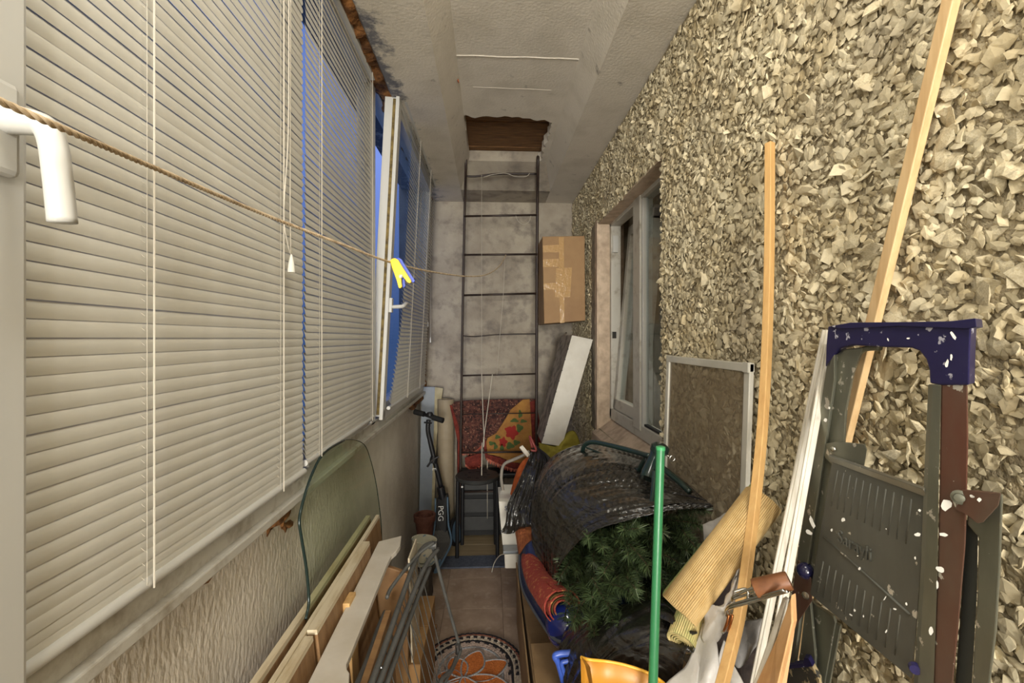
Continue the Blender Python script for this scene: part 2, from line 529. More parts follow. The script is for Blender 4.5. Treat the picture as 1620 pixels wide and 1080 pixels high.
for i in near:
    o = bpy.data.objects.new('stone', tm[tid[i]])
    COL.objects.link(o); o.parent = wr
    m4 = Matrix([[float(q) for q in r] for r in R[i]]).to_4x4()
    m4 = Matrix.Translation(V((float(xx[i]), float(yy[i]), float(zz[i]))) - wr_loc) @ m4 @ Matrix.Diagonal((size[i], size[i], size[i], 1))
    o.matrix_local = m4
VV = []; FF = []; base = 0
for k, (co, fa) in enumerate(TPL):
    idx = np.where((tid == k) & ~is_near)[0]
    pts = np.einsum('nij,vj->nvi', R[idx], co) * size[idx][:, None, None]
    pts += np.stack([xx[idx], yy[idx], zz[idx]], 1)[:, None, :]
    VV.append(pts.reshape(-1, 3))
    f = fa[None] + (np.arange(len(idx)) * len(co))[:, None, None] + base
    FF.append(f.reshape(-1, 3)); base += len(idx) * len(co)
VV = np.concatenate(VV); FF = np.concatenate(FF)
VV = VV - np.array(wr_loc[:])
me = bpy.data.meshes.new('stone_chips')
me.vertices.add(len(VV)); me.vertices.foreach_set('co', VV.ravel().astype(np.float32))
me.loops.add(FF.size); me.loops.foreach_set('vertex_index', FF.ravel().astype(np.int32))
me.polygons.add(len(FF)); me.polygons.foreach_set('loop_start', np.arange(0, FF.size, 3, dtype=np.int32))
me.polygons.foreach_set('loop_total', np.full(len(FF), 3, dtype=np.int32))
me.materials.append(M['stone']); me.update(); me.validate(); me.shade_flat()
o = bpy.data.objects.new('stone_chips', me); COL.objects.link(o); o.parent = wr; o['kind'] = 'stuff'
print('chips', n)

# ---- mounting foam
def foam_run(name, pts, r, amp, parent=None, seed=0):
    g = G(); N = len(pts); k = 12; vs = []
    for i, p in enumerate(pts):
        p = V(p); t = (V(pts[min(i + 1, N - 1)]) - V(pts[max(i - 1, 0)])).normalized()
        u = V((1, 0, 0)); u = (u - t * u.dot(t)).normalized(); w = t.cross(u)
        for j in range(k):
            a = 2 * PI * j / k
            d = u * math.cos(a) + w * math.sin(a)
            rr = r * (1 + amp * noise.noise((p + d * 0.03) * 22 + V((seed, 0, 0))) + 0.5 * amp * noise.noise((p + d * 0.02) * 60))
            vs.append(p + d * rr)
    fs = [(i * k + j, i * k + (j + 1) % k, (i + 1) * k + (j + 1) % k, (i + 1) * k + j) for i in range(N - 1) for j in range(k)]
    fs += [tuple(range(k - 1, -1, -1)), tuple(range((N - 1) * k, N * k))]
    g.add(vs, fs)
    return struct(name, g, M['foam'], parent, smooth=True)
tf = foam_run('trim_2', [(-0.475, y, 2.622) for y in np.linspace(0.3, 3.62, 150)], 0.046, 0.55)
foam_run('foam', [(-0.541, y, zpar(y) + 0.004 - 0.002 * math.sin(y * 9)) for y in np.linspace(0.3, 3.6, 260)], 0.012, 0.9, tf, 5)
foam_run('foam', [(-0.525, 3.60, z) for z in np.linspace(1.05, 2.62, 90)], 0.022, 1.0, tf, 9)
foam_run('foam', [(-0.548, 1.24 + 0.02 * math.sin(k), 1.03 - 0.008 * k) for k in range(9)], 0.012, 1.6, tf, 3)
foam_run('foam', [(-0.548, y, 1.012) for y in np.linspace(1.15, 1.28, 16)], 0.013, 1.8, tf, 13)
foam_run('foam', [(-0.545, y, 1.02) for y in np.linspace(3.1, 3.58, 30)], 0.025, 1.0, tf, 23)

# ------------------------------------------------------------------ window_1: balcony glazing
def frame_box(g, lo, hi): return g.box(lo, hi)
w1 = empty('window_1', (-0.53, 1.9, 1.04)); w1['kind'] = 'structure'
XO, XI = -0.575, -0.51
def part(name, lo, hi, m=M['pvc'], parent=w1, bevel=0.004): return obj(name, G().box(lo, hi), m, parent, bevel=bevel)
part('bottom_frame', (XO, 0.25, 1.045), (XI, 3.62, 1.115), M['pvc_dirty'])
part('bottom_ledge', (XO + 0.03, 0.25, 1.055), (XI + 0.018, 3.62, 1.075), M['pvc_dirty'], bevel=0.003)
part('top_frame', (XO, 0.25, 2.60), (XI, 3.62, 2.665))
part('mullion', (XO, 0.25, 1.05), (-0.505, 0.47, 2.62))
for ya, yb in ((1.215, 1.265), (1.99, 2.06), (3.56, 3.63)):
    part('mullion', (XO, ya, 1.10), (XI, yb, 2.61))
# fixed sashes 1 and 2: beads and panes
for ya, yb in ((0.47, 1.215), (1.265, 1.99)):
    g = G()
    g.box((-0.555, ya, 1.11), (-0.530, ya + 0.035, 2.605)).box((-0.555, yb - 0.035, 1.11), (-0.530, yb, 2.605))
    g.box((-0.555, ya + 0.05, 1.11), (-0.512, yb - 0.05, 1.16)).box((-0.555, ya + 0.05, 2.555), (-0.512, yb - 0.05, 2.605))
    s = obj('fixed_sash', g, M['pvc'], w1, bevel=0.003)
    obj('pane', G().box((-0.538, ya + 0.03, 1.155), (-0.532, yb - 0.03, 2.56)), M['glass'], s)
# sash stile next to the camera, with the handle
st = part('near_sash', (-0.54, 0.27, 1.10), (-0.478, 0.497, 2.60), bevel=0.006)
pl = obj('handle_plate', G().box((-0.480, 0.385, 1.638), (-0.466, 0.478, 1.730)), M['pvc'], st, bevel=0.006)
hp = spline([P(8, 188, X=-0.468), P(42, 192, X=-0.450), P(70, 200, X=-0.436), P(84, 228, X=-0.428), P(92, 285, X=-0.423), P(99, 352, X=-0.421)], 6)
rr = [0.0145 - 0.0030 * min(1, i / 10) for i in range(len(hp))]
obj('handle', G().tube(hp, rr, 18), M['pvc'], st, smooth=True)
# opened sash, tilted inwards on its bottom edge
SY0, SY1, SZ0, SZ1 = 2.085, 3.30, 1.125, 2.575
hinge = V((-0.505, SY0, SZ0))
g = G()
for lo, hi in (((-0.55, SY0, SZ0), (-0.490, SY0 + 0.06, SZ1)), ((-0.55, SY1 - 0.06, SZ0), (-0.490, SY1, SZ1)),
               ((-0.55, SY0 + 0.06, SZ0), (-0.490, SY1 - 0.06, SZ0 + 0.06)), ((-0.55, SY0 + 0.06, SZ1 - 0.06), (-0.490, SY1 - 0.06, SZ1))):
    g.box(lo, hi)
g.box((-0.498, SY0 - 0.012, SZ0 - 0.012), (-0.482, SY0 + 0.04, SZ1 + 0.015))
g.box((-0.498, SY0, SZ0 - 0.012), (-0.482, SY1, SZ0 + 0.03))
g.box((-0.498, SY0, SZ1 - 0.03), (-0.482, SY1, SZ1 + 0.015))
sash = obj('tilted_sash', g, M['pvc'], w1, origin=hinge, bevel=0.002)
obj('pane', G().box((-0.528, SY0 + 0.055, SZ0 + 0.055), (-0.520, SY1 - 0.055, SZ1 - 0.055)), M['glass'], sash, origin=hinge)
obj('seal', G().box((-0.512, SY0 - 0.006, SZ0 + 0.01), (-0.499, SY0 + 0.002, SZ1 - 0.01)), M['rubber'], sash, origin=hinge)
hg = G().box((-0.484, SY0 + 0.0, 1.600), (-0.470, SY0 + 0.03, 1.665))
hg.tube(spline([(-0.475, SY0 + 0.012, 1.625), (-0.445, SY0 + 0.012, 1.628), (-0.425, SY0 + 0.02, 1.632), (-0.418, SY0 + 0.05, 1.645), (-0.418, SY0 + 0.09, 1.65)], 5), 0.0085, 12)
obj('handle', hg, M['pvc'], sash, origin=hinge)
sash.rotation_euler = (0, math.radians(3.0), 0)
for c in sash.children: c.location = (0, 0, 0)

# ------------------------------------------------------------------ venetian blinds
def slat_mesh(L, w=0.0275, tilt=68, name='slat'):
    a = math.radians(tilt); d = V((math.cos(a), 0, -math.sin(a))); nrm = V((math.sin(a), 0, math.cos(a)))
    ends = [(0, 0.45), (0.0015, 0.72), (0.004, 0.9), (0.008, 1.0)]
    rows = ends + [(L * k / 6, 1.0) for k in range(1, 6)] + [(L - y, f) for y, f in reversed(ends)]
    vs = []; K = 6
    for y, f in rows:
        for j in range(K + 1):
            s = (j / K * 2 - 1) * f
            vs.append(d * (s * w / 2) + nrm * (0.0032 * (1 - s * s)) + V((0, y, 0)))
    fs = [(i * (K + 1) + j, i * (K + 1) + j + 1, (i + 1) * (K + 1) + j + 1, (i + 1) * (K + 1) + j) for i in range(len(rows) - 1) for j in range(K)]
    me = new_mesh(name, vs, fs, M['slat'], True)
    return me
def blind(x, ya, yb, zb, zt, tilt, pitch, cords, label, pull=None, shift=None, head=True, seed=1):
    r = random.Random(seed)
    e = empty('venetian_blind', (x, ya, zb), label, 'blind', 'venetian blinds on the balcony windows')
    L = yb - ya
    me = slat_mesh(L, tilt=tilt)
    me.materials[0] = M['slat']
    z = zb + 0.030; k = 0
    while z < zt - 0.03:
        o = bpy.data.objects.new('slat', me); COL.objects.link(o); o.parent = e
        dy = shift(z - zb) if shift else 0
        o.location = (r.uniform(-0.0006, 0.0006), dy, z - zb)
        if dy: o.scale = (1, (L - dy) / L, 1)
        o.rotation_euler = (0, math.radians(r.uniform(-1.6, 1.6) - (0 if k > 5 else (6 - k) * 1.5)), 0)
        z += pitch if k > 4 else pitch * (0.55 + 0.09 * k); k += 1
    O = V((x, ya, zb))
    obj('bottom_rail', G().tube([O + V((0.004, -0.004, 0.010)), O + V((0.004, L + 0.004, 0.010))], 0.0085, 14), M['pvc'], e, smooth=False, auto=40)
    obj('head_rail', G().box(O + V((-0.012, 0, zt - zb - 0.028)), O + V((0.014, L, zt - zb))), M['pvc'], e, bevel=0.002)
    for cy in cords:
        g = G().tube([O + V((0.0155, cy, 0.004)), O + V((0.0155, cy, zt - zb - 0.02))], 0.0013, 6)
        obj('lift_cord', g, M['cord'], e)
        g = G().tube([O + V((0.012, cy - 0.009, 0.012)), O + V((0.012, cy - 0.009, zt - zb - 0.02))], 0.0004, 5)
        g.tube([O + V((-0.013, cy - 0.006, 0.012)), O + V((-0.013, cy - 0.006, zt - zb - 0.02))], 0.0006, 5)
        zz_ = 0.03
        while zz_ < zt - zb - 0.03:
            g.tube([O + V((0.009, cy - 0.009, zz_ - 0.011)), O + V((-0.013, cy - 0.006, zz_ + 0.006))], 0.0003, 4)
            zz_ += pitch
        obj('ladder_cord', g, M['cord'], e)
    return e
b1 = blind(-0.497, 0.500, 1.228, 1.118, 2.60, 79, 0.0208, (0.178, 0.590), 'wide cream venetian blind nearest the camera, nearly closed', seed=3)
b2 = blind(-0.500, 1.249, 1.955, 1.135, 2.60, 74, 0.0208, (0.09, 0.66), 'middle cream venetian blind, slats open with blue dusk between them', seed=4)
def sh3(h): return 0.20 if h > 0.45 else (0.20 * (h / 0.45) ** 0.7)
b3 = blind(-0.470, 2.12, 3.28, 1.150, 2.60, 64, 0.0208, (0.42, 0.86), 'farthest cream venetian blind hanging on the inward tilted sash', shift=sh3, seed=5)
b3.rotation_euler = (0, math.radians(3.0), 0)
# pull cords with a clear tassel in front of the first blind
g = G().tube([P(460, 0, X=-0.47), P(459, 330, X=-0.47), P(460, 402, X=-0.47)], 0.0011, 6)
g.tube(spline([P(457, 0, X=-0.468), P(456, 210, X=-0.468), P(449, 335, X=-0.468), P(455, 385, X=-0.468), P(460, 402, X=-0.468)], 4), 0.0011, 6)
ob = b1
obj('pull_cord', g, M['cord'], b1)
p = P(461, 402, X=-0.469)
obj('tassel', G().lathe(p - V((0, 0, 0.043)), [(0.0085, 0), (0.0085, 0.006), (0.0065, 0.022), (0.0028, 0.040), (0.0018, 0.043)], 14), M['tassel'], b1, auto=50)
# cords hanging beyond the farthest blind
q0, q1 = P(677, 262, Y=3.40), P(677, 508, Y=3.40)
g = G().tube([q0, q1], 0.0014, 6).tube([P(681, 262, Y=3.42), P(681, 533, Y=3.42)], 0.0014, 6)
obj('pull_cord', g, M['cord'], b3, origin=WORLD[b3.name])
g = G().lathe(q1 - V((0, 0, 0.04)), [(0.006, 0), (0.005, 0.02), (0.002, 0.04)], 10).lathe(P(681, 533, Y=3.42) - V((0, 0, 0.04)), [(0.006, 0), (0.005, 0.02), (0.002, 0.04)], 10)
obj('tassel', g, M['tassel'], b3, origin=WORLD[b3.name])
for c in b3.children:
    if c.name.startswith(('pull_cord', 'tassel')):
        c.matrix_parent_inverse = Matrix.Rotation(math.radians(-3.0), 4, 'Y')

# ------------------------------------------------------------------ window_2 in the stone wall
w2 = empty('window_2', (0.75, 2.25, 1.0)); w2['kind'] = 'structure'
FX0, FX1 = 0.735, 0.795
def wpart(name, lo, hi, m=M['pvc_dirty'], parent=w2): return obj(name, G().box(lo, hi), m, parent, bevel=0.003)
WY0, WY1, WZ0, WZ1 = 1.62, 2.785, 1.00, 2.21
wpart('frame_jamb', (FX0, WY1 - 0.055, WZ0), (FX1, WY1, WZ1))
wpart('frame_jamb', (FX0, WY0, WZ0), (FX1, WY0 + 0.05, WZ1))
wpart('frame_sill', (FX0, WY0, WZ0 - 0.01), (FX1, WY1, WZ0 + 0.055))
wpart('frame_head', (FX0, WY0, WZ1 - 0.05), (FX1, WY1, WZ1))
wpart('mullion', (FX0 - 0.006, 2.185, WZ0 + 0.03), (FX1, 2.29, WZ1 - 0.03))
s = wpart('bead', (FX0 + 0.002, 2.165, WZ0 + 0.05), (FX0 + 0.03, 2.187, WZ1 - 0.05), M['pvc'])
g = G().box((FX0 + 0.018, WY0 + 0.04, WZ0 + 0.05), (FX0 + 0.024, 2.17, WZ1 - 0.045))
obj('pane', g, M['glass'], w2)
g = G().box((FX0 + 0.01, WY0 + 0.05, WZ0 + 0.05), (FX0 + 0.028, 2.17, WZ0 + 0.066))
obj('bead', g, M['black_rubber'], w2)
hinge = V((0.765, 2.5, WZ0 + 0.055))
g = G(); a0, a1, c0, c1 = 2.295, 2.728, WZ0 + 0.057, WZ1 - 0.052
g.box((0.745, a0, c0), (0.80, a0 + 0.05, c1)).box((0.745, a1 - 0.05, c0), (0.80, a1, c1)).box((0.745, a0, c0), (0.80, a1, c0 + 0.06)).box((0.745, a0, c1 - 0.06), (0.80, a1, c1))
s2 = obj('tilted_sash', g, M['pvc_dirty'], w2, origin=hinge, bevel=0.003)
p2 = obj('pane', G().box((0.766, a0 + 0.045, c0 + 0.05), (0.772, a1 - 0.045, c1 - 0.05)), M['glass'], s2, origin=hinge)
b_ = obj('stay_arm', G().bar((0.80, a1 - 0.08, c1 - 0.02), (0.785, a1 - 0.30, c1 + 0.0), 0.012, 0.004), mat('grey_steel', (92, 88, 82), 0.4, 0.8), s2, origin=hinge)
s2.rotation_euler = (0, math.radians(5.0), 0)
for c in s2.children: c.location = (0, 0, 0)
obj('striker', G().box((0.742, 2.722, 1.48), (0.765, 2.732, 1.52)), mat('dark_steel', (60, 58, 54), 0.4, 0.8), w2)
obj('hinge', G().box((0.742, 2.715, 2.00), (0.775, 2.732, 2.10)), M['pvc'], w2)

area_lamp('room_fill', (1.9, 2.6, 2.5), (0, 0, 0), 0.4, 22, (1.0, 0.88, 0.72))  # added unseen light, brightens the curtains behind the panes
# the dim room behind that window
rm = mat('dim_room_wallpaper', (124, 106, 86), 0.9, col2=(98, 80, 62), nscale=12)
g = G().box((0.80, 0.9, 0.3), (2.9, 0.95, 2.7)).box((0.80, 4.2, 0.3), (2.9, 4.25, 2.7)).box((2.9, 0.9, 0.3), (2.95, 4.25, 2.7))
g.box((0.80, 0.9, 2.65), (2.9, 4.25, 2.7)).box((0.80, 0.9, 0.3), (2.9, 4.25, 0.35))
g.box((0.80, 0.9, 0.3), (0.83, WY0, 2.7)).box((0.80, WY1, 0.3), (0.83, 4.25, 2.7)).box((0.80, 0.9, 0.3), (0.83, 4.25, 0.99)).box((0.80, 0.9, 2.22), (0.83, 4.25, 2.7))
struct('wall_inner_room', g, rm)
cm = mat('grey_green_curtain', (168, 164, 146), 0.9, col2=(140, 136, 118), nscale=10)
def curtain(y0, y1, x, seed, lbl):
    def f(u, v):
        y = y0 + (y1 - y0) * u * (1 - 0.28 * (1 - v) ** 1.5 * (1 if seed else 0))
        return (x + 0.022 * math.sin(u * 34 + seed) + 0.008 * math.sin(u * 71 + v * 2), y, 0.75 + 1.85 * v)
    o = obj('curtain', G().grid(f, 90, 16), cm, smooth=True, solid=0.002)
    tag(o, lbl, 'curtain')
curtain(2.66, 2.96, 1.02, 0, 'grey green curtain behind the fixed pane of the inner window')
curtain(3.25, 3.85, 1.03, 2, 'grey green curtain behind the tilted pane of the inner window')
# ================================================================== THINGS: clothesline and pins
rp = [P(-70, 132, T=0.33), P(0, 160, T=0.365), P(110, 208, T=0.42), P(250, 268, T=0.56), P(420, 340, T=0.83), P(540, 386, T=1.06), P(622, 416, T=1.36),
      P(690, 431, T=1.85), P(740, 437, T=2.35), P(770, 434, T=2.75), P(790, 421, T=3.05), P(801, 402, T=3.28)]
path = spline(rp, 40)
def strand(ph, r0, rs, upto=None):
    out = []; s = 0.0; up = V((0, 0, 1))
    for i, p in enumerate(path):
        if i: s += (p - path[i - 1]).length
        t = (path[min(i + 1, len(path) - 1)] - path[max(i - 1, 0)]).normalized()
        u = (up - t * up.dot(t)).normalized(); w = t.cross(u)
        a = s / 0.013 * PI + ph
        out.append(p + (u * math.cos(a) + w * math.sin(a)) * r0)
    return out
g = G()
# resample path densely near the camera so that the twist reads
dense = []
for i in range(len(path) - 1):
    k = max(1, int((path[i + 1] - path[i]).length / 0.0028))
    dense += [path[i].lerp(path[i + 1], j / k) for j in range(k)]
dense.append(path[-1]); path = dense
for ph in (0, PI * 2 / 3, PI * 4 / 3): g.tube(strand(ph, 0.0017, 0), 0.0018, 6)
tag(obj('clothesline', g, M['rope'], smooth=True), 'beige twisted rope strung from the near window to the far ladder', 'clothesline')

def pin(name, outline, Y, th, m, lbl, ring):
    o = [P(x, y, Y=Y) for x, y in outline]
    e = obj(name, G().prism(o, (0, th, 0)), m, bevel=0.0012)
    tag(e, lbl, 'clothes pin', 'clothes pins on the rope')
    c = P(ring[0], ring[1], Y=Y - 0.0012)
    g = G().tube([c + V((math.cos(a) * 0.0052, 0, math.sin(a) * 0.0052)) for a in np.linspace(0, 2 * PI, 17)[:-1]], 0.0008, 6, closed=True)
    g.tube([c + V((0, -0.001, 0)), c + V((0, th + 0.002, 0))], 0.0035, 10)
    obj('spring', g, mat('spring_steel_' + name, (150, 150, 152), 0.3, 1.0), e)
    return e
yo = [(617, 412), (620, 409), (625, 408), (630, 411), (634, 418), (650, 443), (650.5, 446), (648, 448), (644, 446), (637, 437), (634.5, 436), (635, 447), (636, 453), (633, 456), (630.5, 455), (627, 442), (620, 423)]
pin('clothes_pin', yo, 1.345, 0.009, M['yellow_pl'], 'yellow plastic clothes pin clipped on the rope, in front', (634, 437))
bo = [(x + 5.5, y - 0.8) for x, y in yo]
pin('clothes_pin', bo, 1.366, 0.009, M['blue_pl'], 'blue plastic clothes pin behind the yellow one on the rope', (639, 436))

# ------------------------------------------------------------------ glass sheet on the left
def GP(px, py):
    """point on the leaning plane X = -0.51 + (1.10 - z) * 0.13"""
    d = P(px, py, T=1.0) - EYE
    t = (-0.486 + (1.10 - EYE.z) * 0.10) / (d.x + d.z * 0.10)
    return EYE + d * t
edge = spline([GP(*q) for q in [(482, 979), (487, 950), (483, 900), (476, 855), (472, 822), (480, 785), (492, 750), (508, 720), (530, 703), (552, 695), (575, 703), (586, 730), (594, 765), (599, 800), (602, 830), (604, 880)]], 5)
low = [V((-0.406, edge[-1].y, 0.30)), V((-0.406, edge[0].y + 0.02, 0.30))]
o = obj('glass_sheet', G().prism(edge + low, (0.005, 0, 0.0006)), M['sheet_glass'])
tag(o, 'greenish glass sheet with rounded top leaning on the left wall', 'glass sheet')
obj('glass_rim', G().tube([p + V((0.0025, 0, 0)) for p in edge[:44]], [0.0038] * 44, 8), M['glass_edge'], o, smooth=True)
obj('glass_rim', G().tube([p + V((0.0025, 0, 0)) for p in edge[43:]], 0.0016, 8), M['glass_edge'], o, smooth=True)

# ------------------------------------------------------------------ boards leaning on the left
M['board_face'] = mat('brown_hardboard', (154, 120, 82), 0.6, col2=(128, 94, 58), nscale=6, stretch=(1, 6, 1), bump=0.15, bscale=80)
M['board_dark'] = mat('tan_plywood', (160, 124, 82), 0.55, col2=(134, 98, 62), nscale=5, stretch=(1, 7, 1))
M['edge_cream'] = mat('cream_board_edge', (214, 200, 172), 0.6, col2=(188, 168, 132), nscale=30, stretch=(1, 0.2, 1), lo=0.5, hi=0.7)
M['edge_white'] = mat('white_painted_board', (214, 206, 192), 0.5, col2=(200, 190, 172), nscale=7)
def leaning_board(lbl, xt, th, y0, y1, zt, lean=0.10, name='furniture_board', grp='boards leaning on the left wall', face=None):
    e = empty(name, (xt + lean, y0, 0), lbl, 'board', grp)
    a = [(xt, zt), (xt + th, zt), (xt + th + lean, 0.0), (xt + lean, 0.0)]
    k = 0.012
    b = [(xt, zt), (xt + th, zt), (xt + th + lean * k / zt, zt - k), (xt + lean * k / zt, zt - k)]
    obj('panel', G().prism([(x, y0, z) for x, z in [(b[3][0], b[3][1]), (b[2][0], b[2][1]), a[2], a[3]]], (0, y1 - y0, 0)), face or M['board_face'], e, bevel=0.001)
    obj('edge_band', G().prism([(x, y0 - 0.001, z) for x, z in b], (0, y1 - y0 + 0.002, 0)), M['edge_cream'], e, bevel=0.001)
    return e
leaning_board('long brown board with cream edge, rearmost of the stack', -0.482, 0.016, 0.72, 1.80, 0.79, 0.09)
leaning_board('long brown board with cream edge, second from the left wall', -0.446, 0.012, 0.72, 1.81, 0.788, 0.09)
leaning_board('short cream edged board in front of the two long ones', -0.433, 0.024, 1.10, 1.57, 0.79, 0.09)
leaning_board('short cream edged board nearest the camera at lower left', -0.433, 0.020, 0.60, 1.085, 0.785, 0.09)
o = obj('wood_block', G().hexa([(-0.395, 1.27, 0.30), (-0.365, 1.27, 0.30), (-0.365, 1.33, 0.30), (-0.395, 1.33, 0.30)], [(-0.404, 1.27, 0.752), (-0.385, 1.27, 0.752), (-0.385, 1.33, 0.752), (-0.404, 1.33, 0.752)]), mat('pale_pine', (212, 172, 112), 0.6, col2=(190, 148, 92), nscale=20, stretch=(3, 3, 0.3)), bevel=0.002)
tag(o, 'pale pine upright block between the leaning boards', 'wood block')

# white shaped board lying along the stack
zb_ = 0.742
left = [P(487, 1080, Z=zb_), P(599, 856, Z=zb_)]
right = [P(635, 847, Z=zb_), P(633, 862, Z=zb_), P(627, 871, Z=zb_), P(619, 878, Z=zb_), P(612, 893, Z=zb_), P(548, 1050, Z=zb_), P(549, 1058, Z=zb_), P(553, 1064, Z=zb_), P(552, 1080, Z=zb_)]
nearl = left[0] + (left[0] - left[1]) * 0.35; nearr = V((right[-1].x + 0.002, nearl.y, zb_))
o = obj('shaped_board', G().prism([nearl, left[0], left[1]] + right + [nearr], (0, 0, -0.017)), M['edge_white'], bevel=0.002)
tag(o, 'white board with curved notched ends lying on the leaning boards', 'board')

# tan boards standing under it
def plank(lbl, pts_top, drop, th, m=None, name='plywood_board'):
    pass
o = obj('plywood_board', G().prism([V((-0.318, 0.60, 0.60)), V((-0.318, 1.40, 0.655)), V((-0.27, 1.40, 0.0)), V((-0.27, 0.60, 0.0))], (0.018, 0, 0)), M['board_dark'], bevel=0.002)
tag(o, 'long tan plywood board below the white shaped board', 'board')
o = obj('plywood_board', G().prism([V((-0.395, 1.60, 0.0)), V((-0.285, 1.60, 0.0)), V((-0.285, 1.60, 0.66)), V((-0.395, 1.60, 0.70))], (0, 0.018, 0)), M['board_dark'], bevel=0.002)
tag(o, 'upright tan plywood end panel behind the white shaped board', 'board')
o = obj('thin_panel', G().prism([V((-0.285, 1.63, 0.70)), V((-0.262, 1.63, 0.0)), V((-0.268, 1.63, 0.0)), V((-0.291, 1.63, 0.70))], (0, 0.16, 0)), M['edge_cream'], bevel=0.002)
tag(o, 'thin cream edged panel just behind the tan end panel', 'board')
M['kraft'] = mat('kraft_cardboard', (166, 128, 80), 0.75, col2=(150, 112, 68), nscale=5)
def carton(name, lbl, lo, hi, m=None, cat='box'):
    e = empty(name, ((lo[0] + hi[0]) / 2, (lo[1] + hi[1]) / 2, lo[2]), lbl, cat)
    obj('carton_body', G().box(lo, (hi[0], hi[1], hi[2] - 0.004)), m or M['kraft'], e, bevel=0.003)
    ym = (lo[1] + hi[1]) / 2
    obj('flap', G().box((lo[0], lo[1], hi[2] - 0.004), (hi[0], ym - 0.002, hi[2])), m or M['kraft'], e, bevel=0.001)
    obj('flap', G().box((lo[0], ym + 0.002, hi[2] - 0.004), (hi[0], hi[1], hi[2])), m or M['kraft'], e, bevel=0.001)
    return e
carton('cardboard_box', 'brown cardboard box on the floor behind the clothes airer', (-0.40, 1.62, 0.0), (-0.245, 2.05, 0.33))
jm = mat('amber_jar_glass', (150, 128, 60), 0.15, coat=0.5)
e = empty('jar', (-0.30, 1.52, 0.16), 'small amber jar on a wood block behind the airer wires', 'jar')
obj('jar_body', G().lathe((-0.262, 1.56, 0.165), [(0.030, 0), (0.038, 0.01), (0.038, 0.07), (0.026, 0.085)], 20), jm, e, auto=50)
obj('lid', G().lathe((-0.262, 1.56, 0.25), [(0.028, 0), (0.028, 0.018)], 20), M['yellow_pl'], e, auto=50)
o = obj('wood_block', G().box((-0.30, 1.49, 0.0), (-0.215, 1.615, 0.164)), M['board_dark'], bevel=0.003)
tag(o, 'low tan wood block standing under the small jar', 'wood block')

# ------------------------------------------------------------------ clothes airer folded
M['grey_tube'] = mat('grey_coated_tube', (98, 98, 94), 0.45, col2=(84, 84, 80), nscale=20)
zt = 0.665
apex = P(684, 862, Z=zt)
e = empty('clothes_airer', (-0.22, 1.3, 0.0), 'folded grey metal clothes airer standing beside the boards', 'clothes airer')
def nearp(px, z, py=1080): 
    q = P(px, py, Z=z); return q + (q - apex).normalized() * 0.25
tb = []
def tb_add(name, pts, r=0.0085):
    tb.append(obj(name, G().tube(spline(pts, 6), r, 12), M['grey_tube'], e, smooth=True))
tb_add('frame_tube', [apex + V((0, 0.02, 0)), P(660, 880, Z=zt), P(588, 1080, Z=0.66), nearp(588, 0.655)])
tb_add('frame_tube', [P(693, 868, Z=0.64), P(668, 905, Z=0.645), P(600, 1080, Z=0.64), nearp(600, 0.635)])
tb_add('frame_tube', [P(687, 858, Z=0.685), P(660, 878, Z=0.68), P(622, 925, Z=0.675), P(612, 945, Z=0.67)], 0.006)
tb_add('frame_tube', [P(610, 968, Z=0.61), P(600, 990, Z=0.605), P(566, 1080, Z=0.60), nearp(566, 0.59)], 0.008)
tb_add('frame_tube', [P(680, 898, Z=0.60), P(655, 960, Z=0.59), P(612, 1080, Z=0.585), nearp(612, 0.57)], 0.008)
knee = P(727, 1022, T=1.92)
tb_add('leg_tube', [apex, P(704, 940, T=1.87), P(718, 990, T=1.90), knee - V((0, 0, 0.0)), P(728, 1032, T=1.90), P(716, 1058, T=1.83), P(700, 1100, T=1.7), V((-0.185, 1.35, 0.01))], 0.0065)
tb_add('leg_tube', [P(722, 1040, T=1.88), P(714, 1060, T=1.81), P(690, 1100, T=1.66), V((-0.205, 1.30, 0.01))], 0.0085)
obj('joint', G().lathe(apex - V((0.014, 0, 0.0)), [(0.014, 0), (0.014, 0.03)], 14, axis=(1, 0, 0)), M['grey_tube'], e, auto=50)
kk = P(724, 1026, T=1.905)
obj('joint', G().tube([kk - V((0, 0, 0.02)), kk + V((0, 0, 0.02))], 0.0095, 12), mat('steel_joint', (140, 140, 138), 0.3, 0.9), e, auto=50)
A0, A1 = P(660, 880, Z=zt), P(598, 1060, Z=0.645)
for k in range(13):
    t = k / 12
    a = lerp(A0, A1 + (A1 - A0) * 0.3, t)
    b = lerp(V((-0.165, 1.86, 0.10)), V((-0.215, 1.15, 0.06)), t * 0.95 + 0.03)
    obj('wire', G().tube([a, b], 0.0016, 6), M['grey_tube'], e)
for k in range(4):
    t = 0.15 + k / 4
    a = lerp(A0, A1, min(t + 0.35, 1.2)); b = lerp(V((-0.165, 1.86, 0.10)), V((-0.215, 1.15, 0.06)), t)
    obj('wire', G().tube([a, b], 0.0014, 6), M['grey_tube'], e)
obj('screw', G().lathe(P(603, 1055, Z=0.655) , [(0.004, 0), (0.003, 0.002)], 10), mat('bright_screw', (220, 220, 215), 0.2, 1.0), e)
pp = P(668, 975, Z=0.02)
o = obj('wood_dowel', G().tube([V((-0.36, 2.34, 0.012)), V((-0.27, 2.335, 0.012))], 0.010, 12), M['board_dark'], auto=50)
tag(o, 'short round wood dowel on the floor behind the airer', 'wood dowel')

